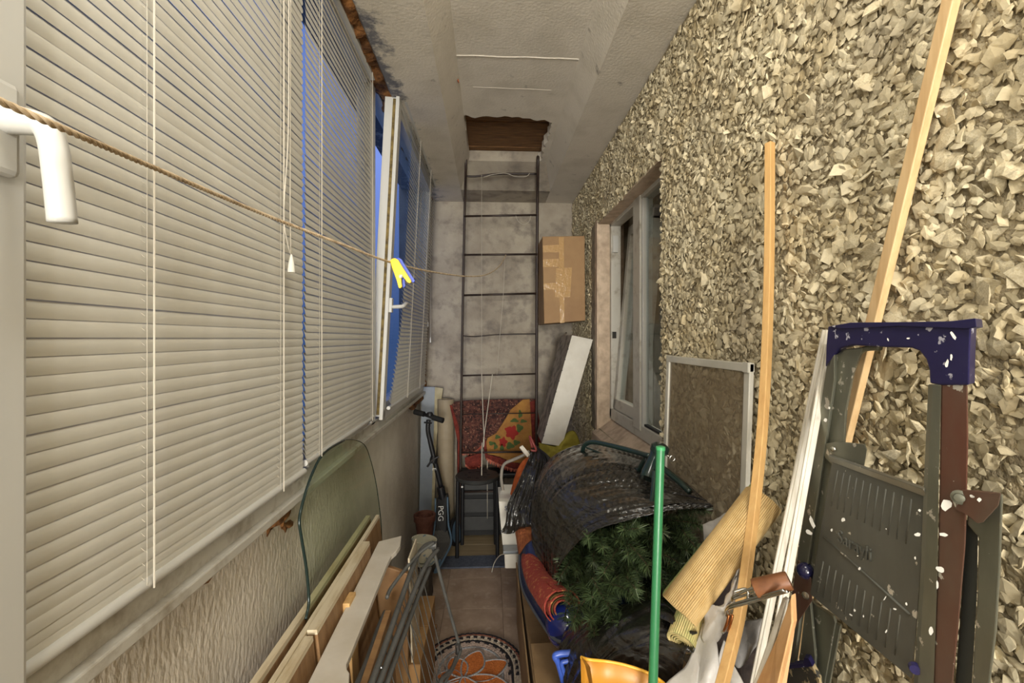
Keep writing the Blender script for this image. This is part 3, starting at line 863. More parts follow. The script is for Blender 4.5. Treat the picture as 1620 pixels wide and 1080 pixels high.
# ------------------------------------------------------------------ braided rug
def rug_mat():
    m = bpy.data.materials.new('braided_rug'); m.use_nodes = True
    return m
M['rug_b'] = mat('black_yarn', (34, 30, 34), 0.95, bump=0.8, bscale=160)
M['rug_w'] = mat('cream_yarn', (204, 188, 168), 0.95, col2=(176, 160, 142), nscale=90, bump=0.8, bscale=160)
M['rug_r'] = mat('rust_yarn', (168, 108, 86), 0.95, col2=(60, 44, 44), nscale=70, lo=0.5, hi=0.6, bump=0.8, bscale=160)
M['rug_o'] = mat('orange_yarn', (204, 116, 50), 0.95, col2=(182, 98, 40), nscale=90, bump=0.8, bscale=170)
M['rug_p'] = mat('beige_pink_yarn', (190, 168, 154), 0.95, col2=(170, 148, 134), nscale=80, bump=0.8, bscale=160)
M['rug_g'] = mat('grey_yarn', (140, 138, 140), 0.95, col2=(160, 156, 150), nscale=80, bump=0.8, bscale=160)
e = empty('braided_rug', (-0.08, 2.0, 0), 'round ended braided rug with orange petals and black and cream rings', 'rug')
RC = V((-0.085, 2.03, 0)); 
def arcpt(r, a): # a from 0 (right) over far side to pi (left); straight sides towards camera
    return V((RC.x + r * math.cos(a) * 0.98, RC.y + r * math.sin(a) * 1.0, 0))
def ringpath(r, n=60, y_end=1.35):
    pts = [V((RC.x + r * 0.98, y, 0)) for y in np.linspace(y_end, RC.y, 14)[:-1]]
    pts += [arcpt(r, a) for a in np.linspace(0, PI, n)]
    pts += [V((RC.x - r * 0.98, y, 0)) for y in np.linspace(RC.y, y_end, 14)[1:]]
    return pts
obj('backing', G().prism([p + V((0, 0, 0.001)) for p in ringpath(0.245)], (0, 0, 0.008)), M['rug_p'], e)
R_ = 0.245
rings = [(0.243, 'rug_b'), (0.232, 'rug_r'), (0.221, 'rug_w'), (0.210, 'rug_w'), (0.199, 'rug_w'), (0.188, 'rug_b'), (0.177, 'rug_p'), (0.166, 'rug_p'), (0.155, 'rug_p'), (0.144, 'rug_g')]
for i, (r, mm) in enumerate(rings):
    pts = ringpath(r, 90)
    pts = [p + V((0, 0, 0.009 + 0.0006 * math.sin(k * 2.1))) for k, p in enumerate(pts)]
    rr = [0.0062 * (1 + 0.18 * math.sin(k * 1.9)) for k in range(len(pts))]
    obj('braid', G().tube(pts, rr, 8, flat=0.8), M[mm], e, smooth=True)
# zigzag ticks in black on the cream rings
for j, (r, w, hh) in enumerate(((0.210, 0.010, 0.013), (0.176, 0.013, 0.012))):
    a = -0.2; k = 0
    while a < PI + 0.1:
        c = arcpt(r, a) if 0 <= a <= PI else (V((RC.x + r * 0.98, RC.y + a * r, 0)) if a < 0 else V((RC.x - r * 0.98, RC.y - (a - PI) * r, 0)))
        t = V((-math.sin(a), math.cos(a), 0)); nn = V((math.cos(a), math.sin(a), 0))
        g = G()
        q = [c + t * (-w) + nn * 0.003, c + t * (-w * 0.2) + nn * hh * 0.6, c + t * w + nn * 0.006, c + t * w * 0.9 - nn * 0.004, c + t * 0.1 * w - nn * hh * 0.25, c - t * w * 0.8 - nn * hh * 0.5]
        g.prism([p + V((0, 0, 0.012)) for p in q], (0, 0, 0.0045))
        obj('black_patch', g, M['rug_b'], e); k += 1
        a += 0.17 if j == 0 else 0.27
# petals with grey outlines
def petal(a, L, w, bend, m):
    out = []
    for s in np.linspace(0, 2 * PI, 40)[:-1]:
        x = L * (0.5 - 0.5 * math.cos(s)); y = w * math.sin(s) * (0.55 + 0.45 * math.sin(min(PI, x / L * PI) * 0.9))
        y += bend * (x / L) ** 2
        out.append(V((-0.115 + x * math.cos(a) - y * math.sin(a), 1.97 + x * math.sin(a) + y * math.cos(a), 0.010)))
    return out
for a, L, w, b in ((1.05, 0.165, 0.045, 0.02), (0.30, 0.20, 0.05, 0.03), (-0.45, 0.20, 0.05, 0.02), (2.0, 0.13, 0.04, 0.0), (-1.2, 0.22, 0.05, 0.0), (2.9, 0.11, 0.035, 0.01), (-2.1, 0.15, 0.045, 0.0)):
    o_ = [p + V((0, 0, 0.0009 * len(e.children) % 0.006)) for p in petal(a, L * 1.05, w * 1.15, b, None)]
    obj('petal', G().prism(o_, (0, 0, 0.005)), M['rug_o'], e)
    obj('petal_outline', G().tube([p + V((0, 0, 0.004)) for p in o_], 0.0045, 6, closed=True), M['rug_g'], e, smooth=True)
# left border strip of the rug, folded over alongside
LB = [(-0.345, 'rug_w'), (-0.334, 'rug_w'), (-0.357, 'rug_b')]
e2 = empty('braided_rug', (-0.40, 1.9, 0), 'cream and black braided rug strip under the airer, left of the petal rug', 'rug')
obj('backing', G().prism([V((-0.445, 1.35, 0.001)), V((-0.335, 1.35, 0.001)), V((-0.338, 2.10, 0.001)), V((-0.36, 2.28, 0.001)), V((-0.40, 2.22, 0.001)), V((-0.44, 2.05, 0.001))], (0, 0, 0.008)), M['rug_w'], e2)
for x, mm in ((-0.440, 'rug_b'), (-0.348, 'rug_r'), (-0.360, 'rug_r'), (-0.372, 'rug_w')):
    pts = [V((x + 0.005 * math.sin(k), y, 0.010)) for k, y in enumerate(np.linspace(1.36, 2.12, 40))]
    obj('braid', G().tube(pts, 0.0065, 8), M[mm], e2, smooth=True)
for k in range(9):
    c = V((-0.405 + 0.008 * (k % 2), 1.42 + k * 0.08, 0.009))
    obj('black_patch', G().prism([c + V(q) for q in ((-0.018, -0.02, 0), (0.0, -0.008, 0), (0.02, -0.018, 0), (0.012, 0.008, 0), (0.018, 0.022, 0), (-0.004, 0.01, 0), (-0.02, 0.018, 0), (-0.01, 0, 0))], (0, 0, 0.004)), M['rug_b'], e2)

# ------------------------------------------------------------------ mats at the far end
o = obj('door_mat', G().box((-0.42, 2.935, 0.0), (0.16, 3.09, 0.012)), mat('blue_carpet_mat', (92, 98, 112), 0.95, col2=(74, 80, 94), nscale=60, bump=0.8, bscale=200), bevel=0.004)
tag(o, 'narrow blue carpet mat lying across the floor', 'mat')
g = G()
e = empty('laminate_mat', (-0.15, 3.35, 0), 'pale brown wood laminate sheet on the floor under the stool', 'floor sheet')
for k in range(3):
    obj('plank', G().box((-0.44, 3.095 + k * 0.165, 0.0), (0.17, 3.257 + k * 0.165, 0.009)), mat('pale_laminate' + 'abc'[k], (158, 140, 108), 0.5, col2=(138, 120, 90), nscale=4, stretch=(1, 8, 1)), e, bevel=0.001)

# ------------------------------------------------------------------ kick scooter
M['blk'] = mat('black_metal', (26, 26, 28), 0.45)
M['lblue'] = mat('light_blue_trim', (84, 108, 128), 0.4)
M['deck'] = mat('grip_deck', (74, 72, 68), 0.85, bump=0.6, bscale=200)
M['white'] = mat('white_print', (226, 226, 222), 0.5)
e = empty('kick_scooter', (-0.31, 2.98, 0), 'black kick scooter with light blue trim leaning on the left side', 'scooter')
def wheel(c, r, ax):
    t = obj('wheel', G().lathe(V(c) - V(ax) * 0.014, [(r * 0.80, 0.0), (r * 0.94, 0.0), (r, 0.007), (r, 0.021), (r * 0.94, 0.028), (r * 0.80, 0.028)], 36, axis=ax, cap=True), M['blk'], e, auto=40)
    obj('rim', G().lathe(V(c) - V(ax) * 0.0155, [(r * 0.74, 0.0), (r * 0.80, 0.0), (r * 0.80, 0.031), (r * 0.74, 0.031)], 36, axis=ax), M['lblue'], t, auto=40)
    obj('hub', G().lathe(V(c) - V(ax) * 0.018, [(0.016, 0), (0.022, 0.004), (0.022, 0.032), (0.016, 0.036)], 18, axis=ax), M['blk'], t, auto=40)
wheel((-0.245, 3.28, 0.100), 0.100, V((0.92, -0.38, 0.1)).normalized())
wheel((-0.365, 2.66, 0.095), 0.095, V((0.93, 0.33, 0.14)).normalized())
head = P(705, 790, Y=3.17)
st = [P(678, 664, Y=3.16), P(677, 680, Y=3.16), P(681, 700, Y=3.165), P(698, 772, Y=3.17)]
obj('stem', G().tube(spline(st, 6), [0.016] * 12 + [0.017] * 7, 14), M['blk'], e, smooth=True)
obj('clamp', G().tube([P(697, 770, Y=3.165), P(701, 790, Y=3.165)], 0.027, 16), M['blk'], e, auto=50)
obj('clamp', G().lathe(P(686, 727, Y=3.16), [(0.026, -0.02), (0.028, 0.0), (0.024, 0.02)], 14, axis=(0.15, 0, 1)).tube([P(676, 738, Y=3.13), P(684, 727, Y=3.13), P(694, 722, Y=3.14)], 0.007, 8), M['blk'], e, auto=50)
hb_ = G().tube([P(662, 652, Y=3.20), P(679, 658, Y=3.16), P(695, 664, Y=3.12)], 0.012, 12)
hbo = obj('handlebar', hb_, M['blk'], e, smooth=True)
for a, b in (((656, 651, 3.21), (671, 655, 3.18)), ((685, 660, 3.14), (701, 665, 3.11))):
    obj('grip', G().tube([P(a[0], a[1], Y=a[2]), P(b[0], b[1], Y=b[2])], 0.019, 14), M['black_rubber'], hbo, auto=50)
obj('cap', G().lathe(P(680, 655, Y=3.16), [(0.022, -0.012), (0.024, 0.0), (0.016, 0.014)], 14), M['blk'], hbo, auto=50)
obj('hook', G().tube([P(671, 668, Y=3.15), P(683, 669, Y=3.14)], 0.006, 8), M['blk'], e)
# neck block and deck, seen from behind
nk = [P(691, 789, Y=3.15), P(708, 782, Y=3.15), P(712, 826, Y=3.09), P(706, 850, Y=3.02), P(690, 852, Y=3.0), P(689, 826, Y=3.08)]
obj('neck', G().prism(nk, (0, 0.05, 0.0)), M['blk'], e, bevel=0.006)
for l in ([(689, 788, 3.14), (688, 826, 3.07), (684, 858, 2.98), (676, 884, 2.82), (672, 905, 2.72)], [(708, 786, 3.14), (709, 826, 3.08), (714, 856, 2.98), (704, 880, 2.86), (690, 905, 2.72)]):
    obj('side_rail', G().tube(spline([P(x, y, Y=Y) for x, y, Y in l], 6), 0.0065, 10), M['lblue'], e, smooth=True)
dk = [P(688, 838, Y=3.04), P(708, 838, Y=3.05), P(714, 857, Y=2.98), P(701, 886, Y=2.84), P(688, 900, Y=2.76), P(676, 897, Y=2.78), P(683, 862, Y=2.97)]
obj('deck', G().prism(dk, (0, 0, -0.025)), M['deck'], e, bevel=0.004)
obj('fork', G().tube([P(684, 888, Y=2.80), P(673, 905, Y=2.66)], 0.008, 8).tube([P(696, 886, Y=2.82), P(688, 905, Y=2.66)], 0.008, 8), M['lblue'], e)
obj('fender', G().tube(spline([P(684, 868, Y=2.78), P(687, 878, Y=2.62), P(680, 890, Y=2.56)], 5), 0.014, 10, flat=0.4), M['blk'], e, smooth=True)

def text_obj(name, body, size, loc, right, up, m, parent=None, extrude=0.0006, align='CENTER'):
    cu = bpy.data.curves.new(name, 'FONT'); cu.body = body; cu.size = size; cu.extrude = extrude; cu.align_x = align; cu.align_y = 'CENTER'
    tmp = bpy.data.objects.new(name + '_tmp', cu); COL.objects.link(tmp)
    bpy.context.view_layer.update()
    dg = bpy.context.evaluated_depsgraph_get()
    me = bpy.data.meshes.new_from_object(tmp.evaluated_get(dg))
    COL.objects.unlink(tmp); bpy.data.objects.remove(tmp)
    r = V(right).normalized(); u = V(up); u = (u - r * u.dot(r)).normalized(); n = r.cross(u)
    R3 = Matrix((r, u, n)).transposed()
    me.transform(R3.to_4x4())
    me.materials.clear(); me.materials.append(m)
    o = bpy.data.objects.new(name, me); COL.objects.link(o)
    o.location = V(loc)
    if parent is not None: o.parent = parent; o.location = V(loc) - WORLD[parent.name]
    return o
text_obj('lettering', 'PGG', 0.050, P(697, 812, Y=3.08), (0.02, -0.25, -1), (1, 0, 0.02), M['white'], e)
text_obj('lettering', 'E', 0.038, P(686.5, 742, Y=3.145), (0.10, 0, -1), (1, 0, 0.1), M['white'], e)

# ------------------------------------------------------------------ pots
M['terra'] = mat('terracotta_brown', (112, 72, 58), 0.6, col2=(84, 46, 36), nscale=14)
c = P(671, 862, Z=0.0); c = V((c.x, c.y, 0))
c = V((-0.425, 3.0, 0.115))
o = obj('brick', G().box((-0.50, 2.93, 0.0), (-0.355, 3.07, 0.114)), mat('grey_old_brick', (90, 80, 72), 0.9), bevel=0.005)
tag(o, 'old grey brick under the terracotta pot', 'brick')
e = empty('flower_pot', c, 'brown terracotta flower pot on the floor beside the scooter', 'flower pot')
obj('pot_body', G().lathe(c + V((0, 0, 0.0)), [(0.042, 0.0), (0.056, 0.12), (0.062, 0.175), (0.070, 0.177), (0.072, 0.215), (0.066, 0.219), (0.058, 0.215), (0.055, 0.16), (0.05, 0.15)], 32), M['terra'], e, auto=35)
obj('inner_pot', G().lathe(c + V((0, 0, 0.15)), [(0.04, 0.0), (0.046, 0.055), (0.042, 0.055), (0.036, 0.0)], 28), M['terra'], e, auto=35)
c = V((-0.375, 2.52, 0.03))
e = empty('cup_pot', c, 'cream patterned cup shaped planter with saucer on the floor', 'planter')
crm = mat('cream_ceramic_blue_pattern', (188, 184, 164), 0.35, col2=(96, 122, 140), nscale=26, lo=0.6, hi=0.66)
c2 = P(667, 887, Y=2.50)
o_ = obj('cup', G().lathe(c2, [(0.030, 0.0), (0.045, 0.02), (0.062, 0.06), (0.066, 0.105), (0.069, 0.118), (0.063, 0.118), (0.058, 0.06), (0.03, 0.02)], 32, axis=(0.12, 0.06, 1)), crm, e, auto=40)
obj('saucer', G().lathe(c2 - V((0.002, 0, 0.014)), [(0.05, 0.0), (0.068, 0.008), (0.074, 0.016), (0.066, 0.014), (0.04, 0.006)], 32, axis=(0.12, 0.06, 1)), crm, e, auto=40)
o = obj('brick', G().box((c2.x - 0.06, 2.42, 0.0), (c2.x + 0.05, 2.58, c2.z - 0.020)), mat('grey_dirty_block', (96, 88, 78), 0.9, col2=(70, 62, 54), nscale=20), bevel=0.006)
tag(o, 'dark grey block under the cream patterned planter', 'block')

# ------------------------------------------------------------------ panels and rolls in the far left corner
o = obj('blue_grey_panel', G().prism([P(667, 612, Y=3.52), P(688, 612, Y=3.52), V((-0.435, 3.52, 0.0)), V((-0.545, 3.52, 0.0))], (0, 0.03, 0)), mat('blue_grey_laminate', (142, 150, 158), 0.5, col2=(128, 136, 146), nscale=5), bevel=0.002)
tag(o, 'tall blue grey panel standing in the far left corner', 'panel')
o = obj('yellowed_strip', G().prism([P(688, 612, Y=3.50), P(701, 614, Y=3.50), P(697, 640, Y=3.50), P(691, 690, Y=3.50), V((-0.43, 3.50, 0.0)), V((-0.45, 3.50, 0.0))], (0, 0.025, 0)), mat('yellowed_paper', (184, 174, 142), 0.8, col2=(160, 148, 116), nscale=12), bevel=0.002)
tag(o, 'yellowed strip of board between the blue panel and the beige roll', 'panel')
cr = P(704, 632, Y=3.46)
g = G()
def spiral(c, h, r0, r1, turns, th, n=90):
    pts = []
    for i in range(n + 1):
        a = 2 * PI * turns * i / n; r = r0 + (r1 - r0) * i / n
        pts.append((c[0] + r * math.cos(a), c[1] + r * math.sin(a)))
    vs = []; fs = []
    for i, (x, y) in enumerate(pts):
        a = 2 * PI * turns * i / n; dx, dy = math.cos(a) * th, math.sin(a) * th
        vs += [V((x, y, c[2])), V((x - dx, y - dy, c[2])), V((x - dx, y - dy, c[2] + h)), V((x, y, c[2] + h))]
    for i in range(n):
        for j in range(4):
            k = (j + 1) % 4
            fs.append((i * 4 + j, i * 4 + k, i * 4 + 4 + k, i * 4 + 4 + j))
    fs += [(3, 2, 1, 0), (n * 4, n * 4 + 1, n * 4 + 2, n * 4 + 3)]
    return G().add(vs, fs)
o = obj('linoleum_roll', spiral((cr.x, 3.50, 0.0), cr.z, 0.030, 0.066, 4, 0.004, 140), mat('beige_linoleum', (164, 150, 126), 0.6, col2=(148, 134, 110), nscale=5), auto=40)
tag(o, 'tall beige linoleum roll standing in the far left corner', 'roll')

# ------------------------------------------------------------------ steel ladder to the hatch
M['ladder'] = mat('dark_brown_painted_steel', (56, 42, 34), 0.5, col2=(38, 28, 24), nscale=14)
e = empty('hatch_ladder', (0.08, 3.3, 0), 'thin dark steel ladder rising to the ceiling hatch', 'ladder')
def rl(pts): return spline(pts, 5)
LT, RT = P(737, 264, Y=3.06), P(851, 262, Y=3.06)
L1, R1 = P(735, 345, Y=3.26), P(850, 345, Y=3.26)
L2, R2 = P(731, 560, Y=3.30), P(849, 560, Y=3.30)
L3 = V((L2.x - 0.02, 3.32, 0.0)); R3 = V((R2.x + 0.0, 3.32, 0.0))
obj('rail', G().tube(rl([LT + V((0, 0, 0.06)), LT, L1, L2, L3]), 0.0085, 8), M['ladder'], e, smooth=True)
obj('rail', G().tube(rl([RT + V((0, 0, 0.06)), RT, R1, R2, R3]), 0.0105, 8), M['ladder'], e, smooth=True)
def rung(yl, yr, Y, mid=None, r=0.0075):
    a = P(735.5 - (yl - 270) * 0.012, yl, Y=Y); b = P(850, yr, Y=Y)
    pts = [a, b] if mid is None else spline([a, P(752, mid[0], Y=Y), P(790, mid[1], Y=Y), b], 6)
    obj('rung', G().tube(pts, r, 8), M['ladder'], e, smooth=True)
rung(278, 275, 3.12, (279, 275)); rung(342, 340, 3.25); rung(403, 402, 3.27); rung(467, 464, 3.29)
rung(531, 528, 3.30, (532, 529), 0.005); rung(594, 591, 3.31, None, 0.006); rung(655, 653, 3.31, None, 0.004); rung(716, 714, 3.32)
rung(778, 775, 3.32)
# cords tied on the rungs
def cord(lbl, pts, r=0.0022, m=None):
    o = obj('hanging_cord', G().tube(pts, r, 6), m or M['cord'], smooth=True)
    tag(o, lbl, 'cord')
cord('thin cord hanging straight from the top rung of the ladder', [P(762, 276, Y=3.10), P(762, 590, Y=3.28), P(762.5, 600, Y=3.28)], 0.0012)
cord('loop of white cord from a rung down to the stool', spline([P(762, 590, Y=3.27), P(764, 650, Y=3.27), P(766, 700, Y=3.26), P(765, 695, Y=3.26), P(779, 592, Y=3.27)], 6), 0.0032)
cord('cord hanging from the tied end of the clothesline', [P(799, 404, Y=3.26), P(796, 470, Y=3.27), P(790, 540, Y=3.27), P(786, 592, Y=3.27)], 0.0014)
cord('white cord hanging behind the black stool', [P(762.5, 700, Y=3.18), P(762, 752, Y=3.10)], 0.0036)
cord('short white cord right of the loop over the stool', [P(771, 728, Y=3.30), P(771, 820, Y=3.33)], 0.0026)
cord('thin cord slung between the upper rungs', spline([P(765, 280, Y=3.11), P(780, 276, Y=3.10), P(800, 274, Y=3.10), P(815, 279, Y=3.11), P(832, 279, Y=3.11), P(838, 274, Y=3.11)], 5), 0.0018)
cord('small cord loop hanging below the second rung', spline([P(816, 341, Y=3.24), P(820, 350, Y=3.24), P(829, 355, Y=3.24), P(837, 350, Y=3.24), P(840, 341, Y=3.24)], 5), 0.0014)

# ------------------------------------------------------------------ chair behind with draped rug, stool in front
e = empty('black_chair', (0.03, 3.5, 0), 'black chair at the far wall hidden under the folded rug', 'chair')
for x in (-0.24, 0.26):
    obj('leg', G().tube(spline([(x, 3.56, 0.0), (x, 3.53, 0.46), (x * 1.02, 3.56, 0.98)], 6), 0.013, 10), M['blk'], e, smooth=True)
    obj('leg', G().tube([(x, 3.40, 0.0), (x, 3.40, 0.45)], 0.013, 10), M['blk'], e, smooth=True)
obj('seat', G().box((-0.24, 3.385, 0.44), (0.26, 3.56, 0.475)), M['blk'], e, bevel=0.01)
obj('backrest', G().box((-0.24, 3.535, 0.70), (0.26, 3.555, 0.985)), M['blk'], e, bevel=0.008)

M['rugback'] = mat('speckled_rug_pile', (100, 60, 50), 0.95, col2=(52, 32, 30), nscale=55, lo=0.44, hi=0.58, bump=1.0, bscale=120, col3=(168, 124, 100), n3scale=80, lo3=0.58, hi3=0.66)
M['rugyel'] = mat('yellow_ochre_pile', (178, 130, 64), 0.95, col2=(150, 100, 54), nscale=8, bump=0.6, bscale=160)
M['rugred'] = mat('dark_red_pile', (128, 50, 38), 0.95, col2=(98, 36, 30), nscale=30, bump=0.7, bscale=160)
M['fringe'] = mat('red_fringe', (178, 84, 66), 0.95, col2=(204, 130, 106), nscale=60)
e = empty('folded_rug', (0.03, 3.48, 0.5), 'folded red rug with yellow floral face draped over the black chair', 'rug')
def patch(name, px, Y, th, m, wob=0.0, sub=None):
    pts = [P(x, y, Y=Y) for x, y in px]
    return obj(name, G().prism(pts, (0, th, 0)), m, e, bevel=0.004)
patch('rug_back', [(713, 641), (720, 635), (745, 633), (800, 631), (848, 631), (851, 640), (852, 700), (800, 715), (770, 700), (760, 708), (748, 716), (730, 718), (727, 700), (722, 670)], 3.455, 0.02, M['rugback'])
patch('rug_fold', [(711, 640), (715, 641), (725, 672), (729, 700), (730, 722), (727, 760), (723, 760), (724, 700), (717, 665)], 3.445, 0.03, M['rugred'])
patch('rug_side', [(838, 636), (848, 632), (856, 680), (857, 702), (848, 706), (840, 700)], 3.45, 0.03, M['rugred'])
co = patch('rug_corner', [(827, 632), (838, 631), (840, 660), (842, 700), (838, 722), (826, 733), (808, 731), (790, 722), (771, 718), (769, 700), (771, 693), (785, 685), (798, 665), (808, 648)], 3.425, 0.016, M['rugyel'])
patch('rug_border', [(764, 702), (769, 696), (771, 719), (790, 723), (808, 731), (826, 734), (822, 742), (800, 738), (780, 732), (768, 726)], 3.42, 0.016, M['rugred'])
patch('rug_flap', [(735, 724), (762, 716), (763, 736), (752, 741), (742, 741), (736, 735)], 3.40, 0.012, M['rugred'])
g = G()
def fringe(pts, Y, n, L):
    pl = spline([P(x, y, Y=Y) for x, y in pts], 10)
    for k in range(n):
        p = pl[int(k / n * (len(pl) - 1))]
        q = p + V((random.uniform(-0.006, 0.006), -0.004, -L * random.uniform(0.7, 1.2)))
        g.tube([p + V((0, 0, 0.004)), q], [0.0045, 0.0015], 5)
fringe([(730, 717), (748, 715), (758, 709), (768, 697)], 3.445, 30, 0.02)
fringe([(770, 725), (782, 731), (800, 738), (815, 742), (830, 740)], 3.41, 46, 0.024)
fringe([(737, 735), (743, 741), (752, 741), (763, 735)], 3.395, 20, 0.012)
obj('fringe', g, M['fringe'], e)['kind'] = 'stuff'
rose = mat('rose_red', (156, 44, 38), 0.95, bump=0.6, bscale=160); leaf = mat('leaf_green', (76, 96, 50), 0.95, bump=0.6, bscale=160)
def blobp(name, cx, cy, rx, ry, m, k=5, ph=0, Y=3.421):
    pts = []
    for a in np.linspace(0, 2 * PI, 26)[:-1]:
        r = 1 + 0.22 * math.sin(k * a + ph)
        pts.append(P(cx + rx * r * math.cos(a), cy + ry * r * math.sin(a), Y=Y))
    obj(name, G().prism(pts, (0, 0.006, 0)), m, e)
blobp('flower', 810, 684, 9, 10, rose, 5, 1); blobp('flower', 796, 699, 6, 7, rose, 5, 2); blobp('flower', 805, 680, 6, 5, rose, 4, 0, 3.4205)
for x, y, a, b, ph in ((823, 655, 3, 6, 1), (814, 665, 6, 3, 0), (828, 666, 5, 2.5, 1), (822, 677, 5, 6, 2), (807, 705, 6, 5, 1), (794, 708, 3, 5, 0), (784, 706, 3, 4.5, 1), (778, 701, 5, 3, 2), (787, 691, 4, 3, 1), (817, 700, 5, 4, 2)):
    blobp('leaf_motif', x, y, a, b, leaf, 3, ph)

M['stool'] = mat('dark_grey_stool_plastic', (52, 52, 50), 0.5, col2=(40, 40, 38), nscale=10)
c = P(755, 752, Y=3.10); SZ = c.z
e = empty('round_stool', (c.x, 3.12, 0.0), 'black round stool with perforated seat standing before the ladder', 'stool')
obj('seat', G().lathe((c.x, 3.12, SZ - 0.03), [(0.135, 0.0), (0.148, 0.008), (0.150, 0.022), (0.143, 0.030), (0.10, 0.028), (0.0005, 0.027)], 40), M['stool'], e, auto=35)
for k in range(8):
    a = k * PI / 4
    obj('seat_hole', G().lathe((c.x + 0.075 * math.cos(a), 3.12 + 0.075 * math.sin(a), SZ - 0.004), [(0.013, 0), (0.013, 0.003)], 12), M['black_rubber'], e)
for x, y in ((724, 3.06), (786, 3.06), (732, 3.26), (783, 3.26)):
    t = P(x, 760, Y=y)
    obj('leg', G().tube([(t.x, y, SZ - 0.02), (t.x + (0.004 if x > 755 else -0.004), y, 0.0)], 0.0125, 12), M['blk'], e, auto=50)
cc = P(731, 770, Y=3.04)
obj('bolt', G().lathe(cc, [(0.007, 0), (0.005, 0.004)], 12, axis=(0, -1, 0)), M['white'], e)
e = empty('black_crate', (0.0, 3.48, 0), 'black slatted crate on the floor behind the stool', 'crate')
for k in range(3):
    obj('slat', G().box((-0.20, 3.35, 0.07 + k * 0.13), (0.10, 3.362, 0.17 + k * 0.13)), M['stool'], e, bevel=0.003)
obj('crate_body', G().box((-0.20, 3.364, 0.03), (0.10, 3.39, 0.44)), M['black_rubber'], e)
e2 = obj('skirting_rag', G().tube(spline([P(737, 832, Y=3.5), P(755, 829, Y=3.5), P(780, 830, Y=3.5)], 6), [0.012 + 0.004 * math.sin(i) for i in range(13)], 8), M['cord'], smooth=True)
tag(e2, 'white rag lying along the foot of the black crate', 'rag')
# ------------------------------------------------------------------ cartons at the far right
def quadbox(name, px_front, Y, depth, m, lbl, cat='box'):
    pts = [P(x, y, Y=Y) for x, y in px_front]
    e = empty(name, V(((pts[0].x + pts[1].x) / 2, Y + depth / 2, min(p.z for p in pts))), lbl, cat)
    obj('carton_body', G().prism(pts, (0, depth, 0)), m, e, bevel=0.003)
    return e
M['carton'] = mat('brown_carton', (158, 124, 82), 0.65, col2=(144, 110, 72), nscale=4)
M['tape'] = mat('clear_glossy_tape', (186, 150, 102), 0.12, coat=0.6, bump=0.7, bscale=38, bdist=0.004)
Yb = 3.02
e = quadbox('cardboard_box', [(858, 374), (925, 373), (926, 507), (861, 512)], Yb, 0.36, M['carton'], 'taped brown cardboard box balanced on top of the leaning white box')
# side flap of the carton visible on its left
def fr(name, px, off, th, m, par): return obj(name, G().prism([P(x, y, Y=Yb - off) for x, y in px], (0, th, 0)), m, par)
fr('tape', [(884, 375), (892, 375), (893, 510), (886, 511)], 0.0015, 0.001, M['tape'], e)
fr('tape', [(859, 388), (885, 387), (885, 399), (859, 399)], 0.0018, 0.001, M['tape'], e)
fr('tape', [(859, 410), (884, 409), (884, 422), (859, 422)], 0.0018, 0.001, M['tape'], e)
fr('tape', [(880, 424), (905, 423), (902, 470), (878, 470)], 0.0021, 0.001, M['tape'], e)
fr('tape', [(860, 448), (882, 447), (882, 458), (860, 458)], 0.0018, 0.001, M['tape'], e)
# long white box leaning below it
M['whitebox'] = mat('white_carton', (212, 208, 196), 0.5, col2=(196, 190, 176), nscale=5)
M['greycard'] = mat('greyish_carton_side', (150, 138, 122), 0.7, col2=(98, 88, 76), nscale=16, lo=0.45, hi=0.6)
Yw = 2.90
pts = [P(857, 701, Y=Yw - 0.10), P(889, 706, Y=Yw - 0.10), P(938, 537, Y=Yw), P(905, 530, Y=Yw)]
e = empty('white_long_box', pts[0], 'long white box leaning against the far right corner', 'box')
obj('white_face', G().prism(pts, (0, 0.004, 0)), M['whitebox'], e, bevel=0.001)
back = [p + V((0.0, 0.18, 0.004)) for p in pts]
obj('carton_body', G().hexa([p + V((0, 0.004, 0)) for p in pts], [pts[0] + V((0, 0.30, 0.0)), pts[1] + V((0, 0.30, 0.0)), pts[2] + V((-0.01, 0.33, 0.0)), pts[3] + V((-0.02, 0.33, 0.0))]), M['greycard'], e, bevel=0.002)
dr = (pts[3] - pts[0])
for k in range(9):
    c0 = pts[0] + dr * (0.06 + 0.1 * k)
    obj('notch', G().prism([c0 + V((-0.0015, -0.0005, 0)), c0 + dr * 0.012 + V((-0.0015, -0.0005, 0)), c0 + dr * 0.012 + V((0.002, -0.0005, 0)), c0 + V((0.002, -0.0005, 0))], (0, 0.003, 0)), M['black_rubber'], e)
tp = [pts[3] + V((0.02, 0.06, 0.002)), pts[2] + V((-0.02, 0.06, 0.002)), pts[2] + V((-0.025, 0.14, 0.002)), pts[3] + V((0.015, 0.14, 0.002))]
obj('tape', G().prism(tp, (0, 0, 0.001)), mat('red_brown_tape', (150, 90, 78), 0.4), e)
o = obj('cable', G().tube(spline([P(896, 526, Y=3.3), P(884, 545, Y=3.25), P(878, 590, Y=3.25), P(870, 640, Y=3.25), P(866, 668, Y=3.25)], 6), 0.006, 8), M['greycard'], smooth=True)
tag(o, 'grey cable hanging down beside the leaning white box', 'cable')

